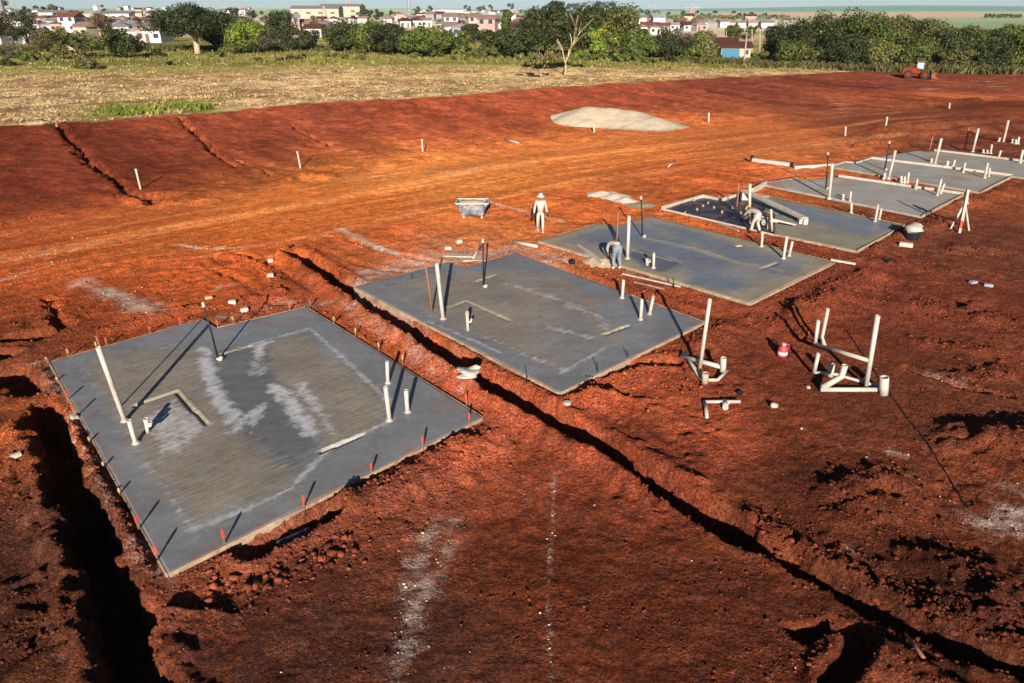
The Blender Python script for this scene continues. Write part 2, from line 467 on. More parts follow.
tp = XY([(a, b) for a, b, *_ in TONE]); tc = np.array([lin(*c[2:]) * NEARF(c) * (np.array([1.02, .93, .80]) if BANKT(c) else 1) for c in TONE]) / KS
col = np.zeros((nx * ny, 3)); field = np.zeros(nx * ny); lime = np.zeros(nx * ny); soft = np.zeros(nx * ny)
m = fy < 160
px_, py_ = fx[m], fy[m]
wx = px_ + 3 * (fbm(px_ / 4, py_ / 4, 81, 3) - .5) * (.3 + py_ / 40); wy = py_ + 3 * (fbm(px_ / 4, py_ / 4, 85, 3) - .5) * (.3 + py_ / 40)
W = np.zeros(px_.shape); A = np.zeros((px_.size, 3))
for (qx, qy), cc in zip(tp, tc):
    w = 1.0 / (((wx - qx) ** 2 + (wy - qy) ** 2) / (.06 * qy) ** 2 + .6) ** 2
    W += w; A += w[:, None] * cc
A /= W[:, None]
# dry wheel lanes and damp streaks along the road
rm = road_mask(px_, py_)
ac = road_across(px_, py_)
lane = fbm(ac * .8 + 2 * fbm(px_ / 9, py_ / 9, 91, 2), px_ / 26, 93, 4, .55)
A *= (1 + rm * (lane - .45) * .8)[:, None]
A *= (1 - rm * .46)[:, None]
A *= (1 + rm * .5 * (fbm(ac * 3.2, px_ / 9, 95, 3, .6) - .5))[:, None]
pale = rm * sstep(.5, .72, lane) * .28
A = A + (lin(206, 130, 84)[None] / KS * .7 - A) * pale[:, None]
A *= (1 + (1 - .6 * rm) * (.76 * fbm(px_ / 1.7, py_ / 1.7, 97, 4, .62) - .38))[:, None]
bk = sstep(30, 42, py_) * (1 - rm)
A *= (1 + bk * 1.1 * (fbm(px_ / 2.6 + .3 * py_, py_ / 9.0, 99, 4, .62) - .5))[:, None]
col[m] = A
# beyond the site
yt = np.interp(fx, BANK_HI[:, 0], BANK_HI[:, 1])
edge = fy - yt + 1.6 * (fbm(fx / 2.2, fy / 2.2, 101, 3) - .5)
# the stubble ends where the site runs on to the trees on the right
cut = sstep(0.0, 6.0, np.interp(fy, [0, 60, 100, 130, 160], [999, P(860, 71, .3).x, P(860, 71, .3).x, P(845, 68, .3).x, P(845, 66, .3).x]) - fx + 3 * fbm(fx / 3, fy / 3, 103, 2))
fieldm = sstep(0, .9, edge) * np.where(fy > P(900, 66, .3).y + 4, 1.0, cut)
straw = lin(236, 202, 150); straw2 = lin(208, 170, 120); grassg = lin(158, 148, 76); grass2 = lin(122, 122, 60)
fn = fbm(fx / 9, fy / 5, 111, 4, .6)
fc = straw2[None] + (straw - straw2)[None] * sstep(.35, .65, fn)[:, None]
greenback = sstep(P(0, 71, 1.5).y, P(0, 64, 1.5).y, fy + 8 * (fbm(fx / 14, fy / 8, 113, 3) - .5) + 16 * sstep(-10, -60, fx) - 14 * sstep(20, 60, fx))
gpt = sstep(.5, .68, fbm(fx / 6, fy / 9, 118, 4, .6)) * .5
fc = fc + (grassg - fc) * gpt[:, None]
gb = grassg[None] + (grass2 - grassg)[None] * sstep(.4, .65, fbm(fx / 14, fy / 10, 115, 4))[:, None]
fc = fc + (gb - fc) * greenback[:, None]
GREENP = XY([(108, 116), (135, 111.5), (165, 108), (196, 109)], 1.6)
dg, _, _ = seg_dist(fx, fy, GREENP)
gpatch = (1 - sstep(1.0, 4.5, dg + 4 * (fbm(fx / 2, fy / 2, 117, 3) - .5)))
fc = fc + (lin(142, 144, 66)[None] - fc) * (gpatch * .75)[:, None]
REDP = XY([(340, 78), (430, 77), (560, 75)], 1.5)
dr, _, _ = seg_dist(fx, fy, REDP)
# far land: crop fields in broad bands
farm = sstep(330, 420, fy)
band = fbm(fx / 700 + 3, fy / 260, 121, 3)
crop = lin(118, 130, 96)[None] * (.85 + .5 * band)[:, None]
plough = lin(160, 128, 112)
pm = sstep(300, 420, fx) * sstep(900, 1000, fy) * (1 - sstep(1700, 1900, fy)) * sstep(.3, .5, fbm(fx / 600, fy / 300, 127, 2) + .15)
crop = crop + (plough - crop) * pm[:, None]
ridge = sstep(2300, 2700, fy)
crop = crop + (lin(84, 112, 98)[None] - crop) * ridge[:, None]
fc = fc * (1 - farm[:, None]) + crop * farm[:, None]
yard = lin(182, 158, 140)[None] * (.7 + .6 * fbm(fx / 14, fy / 30, 133, 3))[:, None]
angx = fx / np.maximum(fy, 1)
inb = np.maximum(sstep(-.8, -.7, angx) * (1 - sstep(-.01, .01, angx)), sstep(.14, .17, angx) * (1 - sstep(.36, .4, angx)))
town = inb * sstep(225, 260, fy) * (1 - sstep(620, 760, fy)) * sstep(.30, .42, fbm(fx / 26, fy / 60, 135, 3))
fc = fc + (yard - fc) * (town * .85)[:, None]
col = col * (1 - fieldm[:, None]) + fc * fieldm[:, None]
field = fieldm * (1 - sstep(250, 400, fy)) * (1 - .55 * greenback) * (1 - .3 * gpatch)
bare = np.exp(-(dr / 3.0) ** 2) * .5

# lime, chalk and cement dust on the soil
LIME = [(XY([(921, 90), (937, 90)]), .6, .9), (XY([(981, 82), (996, 82)]), .7, .9), (XY([(989, 86.8), (1006, 86.4)]), .6, .9), (XY([(831, 104), (851, 103.7)]), .5, .9), (XY([(833, 110), (870, 109)]), .4, .6), (XY([(440, 122), (490, 120)]), .2, .35), (XY([(0, 280), (40, 268), (70, 262)]), .2, .4), (XY([(80, 283), (110, 293), (135, 305), (155, 316)]), .55, .9), (XY([(436, 520), (420, 580), (412, 640), (398, 690)]), .32, .75), (XY([(455, 520), (440, 575)]), .22, .6),
 (XY([(360, 283), (440, 258), (520, 250), (560, 262)]), .9, .8), (XY([(340, 231), (372, 246), (412, 263)]), .28, 1.0), (XY([(404, 232), (430, 238), (447, 250)]), .2, .5),
 (XY([(488, 201), (530, 213), (562, 223)]), .16, .9), (XY([(340, 180), (420, 170), (470, 172), (485, 165)]), .3, .5), (XY([(178, 245), (205, 249), (240, 249)]), .16, .9), (XY([(210, 292), (235, 286)]), .25, .6),
 (XY([(180, 330), (290, 305), (340, 308), (480, 395)]), .45, .55), (XY([(50, 364), (168, 575)]), .4, .65), (XY([(168, 575), (300, 515), (482, 420)]), .2, .3),
 (XY([(356, 290), (460, 345), (560, 394)]), .35, .75), (XY([(560, 394), (704, 324)]), .3, .4), (XY([(545, 245), (640, 278), (750, 304)]), .35, .6), (XY([(750, 304), (834, 264)]), .3, .3),
 (XY([(555, 462), (552, 520), (548, 600), (552, 690)]), .06, .55), (XY([(985, 525), (1024, 520)]), .5, .8), (XY([(1000, 490), (1024, 495)]), .4, .6), (XY([(890, 455), (910, 460)]), .12, .8), (XY([(430, 175), (490, 165)]), .2, .4),
 (XY([(740, 295), (760, 300)]), .4, .35), (XY([(450, 265), (520, 250)]), .4, .8), (XY([(845, 548), (850, 552)]), .12, .8), (XY([(780, 420), (990, 520)]), .08, .25), (XY([(760, 182), (830, 165)]), .5, .4), (XY([(930, 375), (960, 385)]), .25, .5),
 (XY([(20, 258), (100, 244)]), .3, .3), (XY([(560, 152), (700, 120)]), .3, .35), (XY([(800, 120), (900, 112)]), .4, .4)]
for pl, w, s in LIME:
    lo = pl.min(0) - 3 * w; hi = pl.max(0) + 3 * w
    k = (fx > lo[0]) & (fx < hi[0]) & (fy > lo[1]) & (fy < hi[1])
    if k.any():
        d, _, _ = seg_dist(fx[k], fy[k], pl)
        d = d + w * 1.6 * (fbm(fx[k] / (w * 1.6), fy[k] / (w * 1.6), 131, 3) - .5)
        lime[k] = np.maximum(lime[k], s * np.exp(-(d / w) ** 2))

me = bpy.data.meshes.new('ground')
nv = nx * ny
me.vertices.add(nv)
me.vertices.foreach_set('co', np.stack([fx, fy, GZ], 1).astype(np.float32).ravel())
ii = np.arange(nv).reshape(ny, nx)
quads = np.stack([ii[:-1, :-1], ii[:-1, 1:], ii[1:, 1:], ii[1:, :-1]], -1).reshape(-1, 4)
nf = len(quads)
me.loops.add(nf * 4); me.loops.foreach_set('vertex_index', quads.astype(np.int32).ravel())
me.polygons.add(nf); me.polygons.foreach_set('loop_start', (np.arange(nf) * 4).astype(np.int32))
me.polygons.foreach_set('use_smooth', np.ones(nf, bool))
me.update(calc_edges=True)
def vcol(me, name, arr):
    a = me.attributes.new(name, 'FLOAT_COLOR', 'POINT')
    a.data.foreach_set('color', np.concatenate([arr, np.ones((len(arr), 1))], 1).astype(np.float32).ravel())
vcol(me, 'soil', np.clip(col, 0, 1)); vcol(me, 'cover', np.stack([np.clip(field - bare * field, 0, 1), lime, np.clip(np.where(fy < 120, road_mask(fx, fy), 0), 0, 1)], 1))

def ground_mat():
    m, nt, b = new_mat('red_earth_and_stubble'); N, L = nt.nodes.new, nt.links.new
    geo = N('ShaderNodeNewGeometry')
    at = N('ShaderNodeAttribute'); at.attribute_name = 'soil'
    cv = N('ShaderNodeAttribute'); cv.attribute_name = 'cover'
    sep = N('ShaderNodeSeparateColor'); L(cv.outputs['Color'], sep.inputs[0])
    def noise(scale, det=8, rough=.65, vec=None, dist=0.0):
        n = N('ShaderNodeTexNoise'); n.inputs['Scale'].default_value = scale; n.inputs['Detail'].default_value = det; n.inputs['Roughness'].default_value = rough; n.inputs['Distortion'].default_value = dist
        L(vec or geo.outputs['Position'], n.inputs['Vector']); return n.outputs['Fac']
    def rng(x, a, c, d=0.0, e=1.0):
        r = N('ShaderNodeMapRange'); r.inputs[1].default_value = a; r.inputs[2].default_value = c; r.inputs[3].default_value = d; r.inputs[4].default_value = e
        if hasattr(x, 'default_value') or True: L(x, r.inputs[0])
        return r.outputs[0]
    def math_(op, a, c):
        n = N('ShaderNodeMath'); n.operation = op
        for i, q in enumerate((a, c)):
            if isinstance(q, (int, float)): n.inputs[i].default_value = q
            else: L(q, n.inputs[i])
        return n.outputs[0]
    def mix(f, a, c):
        n = N('ShaderNodeMix'); n.data_type = 'RGBA'
        for i, q in zip((0, 6, 7), (f, a, c)):
            if isinstance(q, tuple): n.inputs[i].default_value = (*q, 1)
            elif isinstance(q, (int, float)): n.inputs[i].default_value = q
            else: L(q, n.inputs[i])
        return n.outputs[2]
    def scale(c, f):
        n = N('ShaderNodeVectorMath'); n.operation = 'SCALE'; L(c, n.inputs[0]); L(f, n.inputs['Scale']); return n.outputs[0]
    n_f = noise(14, 10, .72); n_m = noise(2.2, 8, .68)
    soil = scale(at.outputs['Color'], math_('MULTIPLY', rng(n_f, .38, .62, .5, 1.5), rng(n_m, .38, .62, .75, 1.28)))
    soil = scale(soil, rng(noise(34, 5, .75), .4, .6, .66, 1.36))
    tint = mix(rng(noise(2.6, 6, .7), .42, .58), (1.05, .97, .86), (.94, 1.04, 1.2))
    tm = N('ShaderNodeVectorMath'); tm.operation = 'MULTIPLY'; L(soil, tm.inputs[0]); L(tint, tm.inputs[1]); soil = tm.outputs[0]
    # grit: sparse pale crumbs
    v = N('ShaderNodeTexVoronoi'); v.inputs['Scale'].default_value = 7.0; L(geo.outputs['Position'], v.inputs['Vector'])
    crumb = math_('MULTIPLY', rng(v.outputs['Distance'], .13, .04), rng(noise(1.3, 3), .52, .66))
    soil = mix(math_('MULTIPLY', crumb, .55), soil, scale(soil, rng(n_f, 0, 1, 1.7, 3.2)))
    # stubble: straw over dark red soil
    mp = N('ShaderNodeMapping'); mp.inputs['Scale'].default_value = (1.0, 1.0, 1.0); L(geo.outputs['Position'], mp.inputs[0])
    s1 = noise(1.9, 9, .75, mp.outputs[0]); s2 = noise(.35, 5, .6, mp.outputs[0])
    thr = math_('ADD', s1, math_('MULTIPLY', math_('SUBTRACT', s2, .5), .7))
    bare = rng(thr, .58, .45)
    strawv = scale(at.outputs['Color'], rng(noise(6, 9, .8), .3, .7, .7, 1.3))
    stub = mix(math_('MULTIPLY', bare, .7), strawv, lin_t(104, 62, 42))
    c = mix(sep.outputs[0], soil, stub)
    # lime
    ln = math_('ADD', noise(24, 10, .85, None, .6), math_('MULTIPLY', math_('SUBTRACT', noise(1.8, 4), .5), .5))
    lm = rng(math_('ADD', ln, math_('MULTIPLY', sep.outputs[1], .24)), .60, .76)
    lm = math_('MULTIPLY', lm, rng(sep.outputs[1], .03, .25))
    c = mix(lm, c, lin_t(208, 182, 164))
    L(c, b.inputs['Base Color'])
    b.inputs['Roughness'].default_value = 1.0; b.inputs['Specular IOR Level'].default_value = .05
    if 'Diffuse Roughness' in b.inputs: b.inputs['Diffuse Roughness'].default_value = .9
    def vor(sc):
        q = N('ShaderNodeTexVoronoi'); q.inputs['Scale'].default_value = sc; q.inputs['Detail'].default_value = 2; q.inputs['Roughness'].default_value = .6
        L(geo.outputs['Position'], q.inputs['Vector']); return q.outputs['Distance']
    crust = rng(noise(.9, 5, .6), .40, .60, .25, 1.0)
    gr_ = math_('MULTIPLY', math_('ADD', math_('MULTIPLY', vor(9), -.75), math_('MULTIPLY', vor(24), -.42)), crust)
    hgt = math_('ADD', math_('ADD', gr_, math_('MULTIPLY', noise(5, 12, .78), .7)), math_('MULTIPLY', noise(22, 8, .8), .85))
    bp = N('ShaderNodeBump'); L(rng(sep.outputs[2], 0, 1, 1, .6), bp.inputs['Strength']); bp.inputs['Distance'].default_value = .15
    L(hgt, bp.inputs['Height']); L(bp.outputs['Normal'], b.inputs['Normal'])
    return m
def lin_t(r, g, b): return tuple(float(q) for q in lin(r, g, b))
GROUND_MAT = ground_mat()
me.materials.append(GROUND_MAT)
ground = bpy.data.objects.new('ground', me); COL.objects.link(ground)
tag(ground, 'red earth building site with a dirt road, a low bank and stubble fields behind', None, None, 'structure')

# ------------------------------------------------------------------ soil clods (countless): lumps thrown up along trenches and heaps
_ico = bmesh.new(); bmesh.ops.create_icosphere(_ico, subdivisions=1, radius=1)
ICO_V = np.array([v.co[:] for v in _ico.verts]); _ico.verts.index_update(); ICO_F = np.array([[v.index for v in f.verts] for f in _ico.faces]); _ico.free()
def lumps(name, pos, size, mat, label, seed=1, squash=.75, rough=.3, sink=.25):
    r = np.random.default_rng(seed); n = len(pos); nvv = len(ICO_V)
    q = r.normal(size=(n, 3, 3)); q, _ = np.linalg.qr(q)
    v = ICO_V[None] * (1 + rough * r.uniform(-1, 1, (n, nvv, 1)))
    v = v * np.stack([np.ones(n), r.uniform(.6, 1, n), r.uniform(.5, .9, n)], 1)[:, None, :]
    v = np.einsum('nij,nvj->nvi', q, v) * size[:, None, None]
    v[:, :, 2] *= squash
    v = v + pos[:, None, :]; v[:, :, 2] += (size * squash * (.5 - sink))[:, None]
    f = (ICO_F[None] + (np.arange(n) * nvv)[:, None, None]).reshape(-1, 3)
    me = bpy.data.meshes.new(name); me.vertices.add(n * nvv); me.vertices.foreach_set('co', v.astype(np.float32).ravel())
    me.loops.add(f.size); me.loops.foreach_set('vertex_index', f.astype(np.int32).ravel())
    me.polygons.add(len(f)); me.polygons.foreach_set('loop_start', (np.arange(len(f)) * 3).astype(np.int32))
    me.update(calc_edges=True); me.materials.append(mat)
    o = bpy.data.objects.new(name, me); COL.objects.link(o)
    tag(o, label, None, None, 'stuff'); return o

def tone_at(x, y):
    W = np.zeros(x.shape); A = np.zeros((x.size, 3))
    for (qx, qy), cc in zip(tp, tc):
        w = 1.0 / (((x - qx) ** 2 + (y - qy) ** 2) / (.06 * qy) ** 2 + .6) ** 2
        W += w; A += w[:, None] * cc
    return A / W[:, None]
cp = []; cs = []
r = np.random.default_rng(3)
for pl, w, hh, na in FEAT:
    L_ = np.linalg.norm(np.diff(pl, axis=0), axis=1).sum()
    yy = pl[:, 1].mean()
    if yy > 60: continue
    dens = (120 if hh > 0 else 42) * min(1, 14 / yy)
    spread = w * 1.25 if hh > 0 else w * 1.35
    n = int(L_ * dens * max(.45, w) * 3.2)
    seg = np.cumsum(np.r_[0, np.linalg.norm(np.diff(pl, axis=0), axis=1)])
    t = r.uniform(0, seg[-1], n)
    bx = np.interp(t, seg, pl[:, 0]); by = np.interp(t, seg, pl[:, 1])
    if hh > 0:
        off = r.normal(0, spread * .6, (n, 2))
    else:
        ang = r.uniform(0, 2 * PI, n); rad = w * r.uniform(1.05, 2.0, n); off = np.stack([np.cos(ang) * rad, np.sin(ang) * rad], 1)
    cp.append(np.stack([bx + off[:, 0], by + off[:, 1]], 1))
    s_ = np.exp(r.normal(-4.15, .55, n)) * (1 + yy / 80)
    cs.append(np.clip(s_, .01, .075 if hh > 0 else .05))
nbig = 70; t_ = r.uniform(0, 1, nbig); bx_ = XY([(196, 592), (240, 592), (300, 572), (352, 548)]); sg_ = np.linspace(0, 1, 4)
cp.append(np.stack([np.interp(t_, sg_, bx_[:, 0]) + r.normal(0, .18, nbig), np.interp(t_, sg_, bx_[:, 1]) + r.normal(0, .22, nbig)], 1)); cs.append(np.clip(np.exp(r.normal(-2.75, .4, nbig)), .03, .17))
nbig = 260; t_ = r.uniform(0, 1, nbig); sg_ = np.linspace(0, 1, len(TRENCH2))
cp.append(np.stack([np.interp(t_, sg_, TRENCH2[:, 0]) + r.normal(.12, .22, nbig), np.interp(t_, sg_, TRENCH2[:, 1]) + r.normal(.12, .22, nbig)], 1)); cs.append(np.clip(np.exp(r.normal(-3.1, .45, nbig)), .02, .11))
# general scatter, thicker near the slabs' margins
n = 15000
u = r.uniform(0, 1, n); yy = 7.5 * (48 / 7.5) ** u; xx = r.uniform(-1, 1, n) * yy * .85
keep = fbm(xx / 1.9, yy / 1.9, 141, 3) > .52
cp.append(np.stack([xx, yy], 1)[keep]); cs.append(np.clip(np.exp(r.normal(-4.3, .45, keep.sum())) * (1 + yy[keep] / 50), .008, .055))
for s in SLAB_PX[:4]:
    for a, b_ in (('A', 'D'), ('D', 'C'), ('C', 'B')):
        n = 420; t = r.uniform(0, 1, n)[:, None]
        q = s[a] * (1 - t) + s[b_] * t
        ctr = s['poly'][0] * .25 + s['C'] * .25 + s['B'] * .25 + s['D'] * .25
        nrm = np.array([(s[b_] - s[a])[1], -(s[b_] - s[a])[0]]); nrm = nrm / np.linalg.norm(nrm)
        if np.dot(nrm, (s[a] + s[b_]) / 2 - ctr) < 0: nrm = -nrm
        q = q + nrm * (.12 + np.abs(r.normal(0, .4, n)))[:, None]
        cp.append(q); cs.append(np.clip(np.exp(r.normal(-3.9, .5, n)), .012, .07))
cp = np.concatenate(cp); cs = np.concatenate(cs)
ok_ = np.ones(len(cp), bool)
for s in SLAB_PX: ok_ &= poly_sd(cp[:, 0], cp[:, 1], s['poly']) > .07
lim = np.interp(cp[:, 0], ROAD_UP[:, 0], ROAD_UP[:, 1]); ok_ &= (cp[:, 1] < 60)
rm_ = road_mask(cp[:, 0], cp[:, 1]); ok_ &= r.uniform(0, 1, len(cp)) > rm_ * .93
cp, cs = cp[ok_], cs[ok_]
cz = H(cp[:, 0], cp[:, 1])
print('clods', len(cp))
def clod_mat():
    m, nt, b = new_mat('broken_earth'); N, L = nt.nodes.new, nt.links.new
    geo = N('ShaderNodeNewGeometry'); at = N('ShaderNodeAttribute'); at.attribute_name = 'soil'
    nz = N('ShaderNodeTexNoise'); nz.inputs['Scale'].default_value = 20; nz.inputs['Detail'].default_value = 8; L(geo.outputs['Position'], nz.inputs['Vector'])
    r1 = N('ShaderNodeMapRange'); r1.inputs[1].default_value = .3; r1.inputs[2].default_value = .7; r1.inputs[3].default_value = .75; r1.inputs[4].default_value = 1.3; L(nz.outputs['Fac'], r1.inputs[0])
    r2 = N('ShaderNodeMapRange'); r2.inputs[3].default_value = .5; r2.inputs[4].default_value = 1.3; L(geo.outputs['Random Per Island'], r2.inputs[0])
    mu = N('ShaderNodeMath'); mu.operation = 'MULTIPLY'; L(r1.outputs[0], mu.inputs[0]); L(r2.outputs[0], mu.inputs[1])
    sc = N('ShaderNodeVectorMath'); sc.operation = 'SCALE'; L(at.outputs['Color'], sc.inputs[0]); L(mu.outputs[0], sc.inputs['Scale'])
    L(sc.outputs[0], b.inputs['Base Color']); b.inputs['Roughness'].default_value = 1; b.inputs['Specular IOR Level'].default_value = .08
    bp = N('ShaderNodeBump'); bp.inputs['Distance'].default_value = .02; L(nz.outputs['Fac'], bp.inputs['Height']); L(bp.outputs['Normal'], b.inputs['Normal'])
    return m
clods = lumps('soil_clods', np.column_stack([cp, cz]), cs, clod_mat(), 'broken clods of red earth strewn along trenches, heaps and slab edges', 7, rough=.5)
ct = np.repeat(tone_at(cp[:, 0], cp[:, 1]) , len(ICO_V), 0)
ct = ct * .75 + lin(140, 66, 46)[None] * .25
vcol(clods.data, 'soil', np.clip(ct * .82, 0, 1))
# white crumbs of lime and mortar
n = 1500
t = r.uniform(0, 1, n); wp = []
for pl, w, s in LIME:
    k = int(13 * s * min(4, np.linalg.norm(pl[-1] - pl[0])))
    tt = r.uniform(0, 1, k); sg = np.cumsum(np.r_[0, np.linalg.norm(np.diff(pl, axis=0), axis=1)])
    wp.append(np.stack([np.interp(tt * sg[-1], sg, pl[:, 0]) + r.normal(0, w * .7, k), np.interp(tt * sg[-1], sg, pl[:, 1]) + r.normal(0, w * .7, k)], 1))
nn = 140; u = r.uniform(0, 1, nn); yy = 8 * (45 / 8) ** u; wp.append(np.stack([r.uniform(-1, 1, nn) * yy * .8, yy], 1))
wp = np.concatenate(wp); ok_ = wp[:, 1] < 60
for s in SLAB_PX: ok_ &= poly_sd(wp[:, 0], wp[:, 1], s['poly']) > .1
wp = wp[ok_]
lumps('mortar_crumbs', np.column_stack([wp, H(wp[:, 0], wp[:, 1])]), np.clip(np.exp(r.normal(-4.5, .55, len(wp))) * (1 + wp[:, 1] / 50), .005, .045), simple('mortar_crumb', lin_t(205, 180, 160), .9, .3, 6), 'pale crumbs of lime and mortar scattered over the red soil', 9)
# ------------------------------------------------------------------ slabs
def concrete_mat():
    m, nt, b = new_mat('fresh_concrete'); N, L = nt.nodes.new, nt.links.new
    geo = N('ShaderNodeNewGeometry'); at = N('ShaderNodeAttribute'); at.attribute_name = 'conc'
    st = N('ShaderNodeAttribute'); st.attribute_name = 'wear'
    sep = N('ShaderNodeSeparateColor'); L(st.outputs['Color'], sep.inputs[0])
    uv = N('ShaderNodeAttribute'); uv.attribute_name = 'slabuv'
    n1 = N('ShaderNodeTexNoise'); n1.inputs['Scale'].default_value = 5; n1.inputs['Detail'].default_value = 10; n1.inputs['Roughness'].default_value = .7; L(geo.outputs['Position'], n1.inputs['Vector'])
    mp = N('ShaderNodeMapping'); mp.inputs['Scale'].default_value = (.5, 9, 1); L(uv.outputs['Vector'], mp.inputs[0])
    n2 = N('ShaderNodeTexNoise'); n2.inputs['Scale'].default_value = 1.6; n2.inputs['Detail'].default_value = 8; n2.inputs['Roughness'].default_value = .75; L(mp.outputs[0], n2.inputs['Vector'])
    n3 = N('ShaderNodeTexNoise'); n3.inputs['Scale'].default_value = .7; n3.inputs['Detail'].default_value = 5; L(geo.outputs['Position'], n3.inputs['Vector'])
    n5 = N('ShaderNodeTexNoise'); n5.inputs['Scale'].default_value = 2.4; n5.inputs['Detail'].default_value = 10; n5.inputs['Roughness'].default_value = .72; n5.inputs['Distortion'].default_value = .8; L(geo.outputs['Position'], n5.inputs['Vector'])
    def rg(x, a, c, d, e):
        q = N('ShaderNodeMapRange')
        for i, val in zip((1, 2, 3, 4), (a, c, d, e)): q.inputs[i].default_value = val
        L(x, q.inputs[0]); return q.outputs[0]
    def mu(op, a, c):
        q = N('ShaderNodeMath'); q.operation = op
        for i, z in enumerate((a, c)):
            if isinstance(z, (int, float)): q.inputs[i].default_value = z
            else: L(z, q.inputs[i])
        return q.outputs[0]
    stk = mu('ADD', 1.0, mu('MULTIPLY', sep.outputs[0], rg(n2.outputs['Fac'], .3, .7, -.36, .30)))
    wv = N('ShaderNodeTexWave'); wv.wave_type = 'RINGS'; wv.inputs['Scale'].default_value = .5; wv.inputs['Distortion'].default_value = 9; wv.inputs['Detail'].default_value = 4; wv.inputs['Detail Scale'].default_value = .6; L(geo.outputs['Position'], wv.inputs['Vector'])
    stk = mu('MULTIPLY', stk, rg(wv.outputs['Fac'], 0, 1, .97, 1.03))
    f = mu('MULTIPLY', mu('MULTIPLY', rg(n1.outputs['Fac'], .3, .7, .86, 1.14), rg(n3.outputs['Fac'], .3, .7, .86, 1.14)), stk)
    sc = N('ShaderNodeVectorMath'); sc.operation = 'SCALE'; L(at.outputs['Color'], sc.inputs[0]); L(f, sc.inputs['Scale'])
    # white bloom in torn brush-like patches
    wn = mu('ADD', mu('MULTIPLY', n2.outputs['Fac'], .5), mu('MULTIPLY', n5.outputs['Fac'], .5))
    wm = rg(mu('ADD', mu('ADD', wn, mu('MULTIPLY', mu('SUBTRACT', n1.outputs['Fac'], .5), .45)), mu('MULTIPLY', sep.outputs[1], .36)), .66, .88, 0, .85)
    wm = mu('MULTIPLY', wm, rg(sep.outputs[1], .02, .4, 0, 1))
    mx = N('ShaderNodeMix'); mx.data_type = 'RGBA'; L(wm, mx.inputs[0]); L(sc.outputs[0], mx.inputs[6]); mx.inputs[7].default_value = (*lin_t(206, 202, 199), 1)
    L(mx.outputs[2], b.inputs['Base Color'])
    L(rg(sep.outputs[2], 0, 1, .88, .42), b.inputs['Roughness']); b.inputs['Specular IOR Level'].default_value = .22
    bp = N('ShaderNodeBump'); bp.inputs['Distance'].default_value = .012
    L(mu('ADD', n1.outputs['Fac'], mu('MULTIPLY', mu('MULTIPLY', n2.outputs['Fac'], sep.outputs[0]), 1.4)), bp.inputs['Height']); L(bp.outputs['Normal'], b.inputs['Normal'])
    return m
CONC = concrete_mat()
WOOD = simple('pine_form_board', lin_t(168, 142, 116), .85, .35, 5, .004, dirt=lin_t(120, 70, 50))
PALEBOARD = simple('pale_form_board', lin_t(186, 176, 162), .8, .2, 4, .003, dirt=lin_t(176, 140, 116))

KC = .92
GREY = lin(122, 122, 121) / KC; GREYD = lin(104, 103, 101) / KC; TAN = lin(136, 126, 112) / KC; KHAKI = lin(150, 138, 116) / KC; WETB = lin(112, 116, 121) / KC; DRYG = lin(158, 153, 141) / KC
WHITE = lin(190, 188, 186) / KC

def band(x, y, sd, wdt, amp=.35, sc=.7, seed=1):
    n = sd + amp * 2 * (fbm(x / sc, y / sc, seed, 4, .6) - .5)
    return sstep(wdt, -wdt, n)

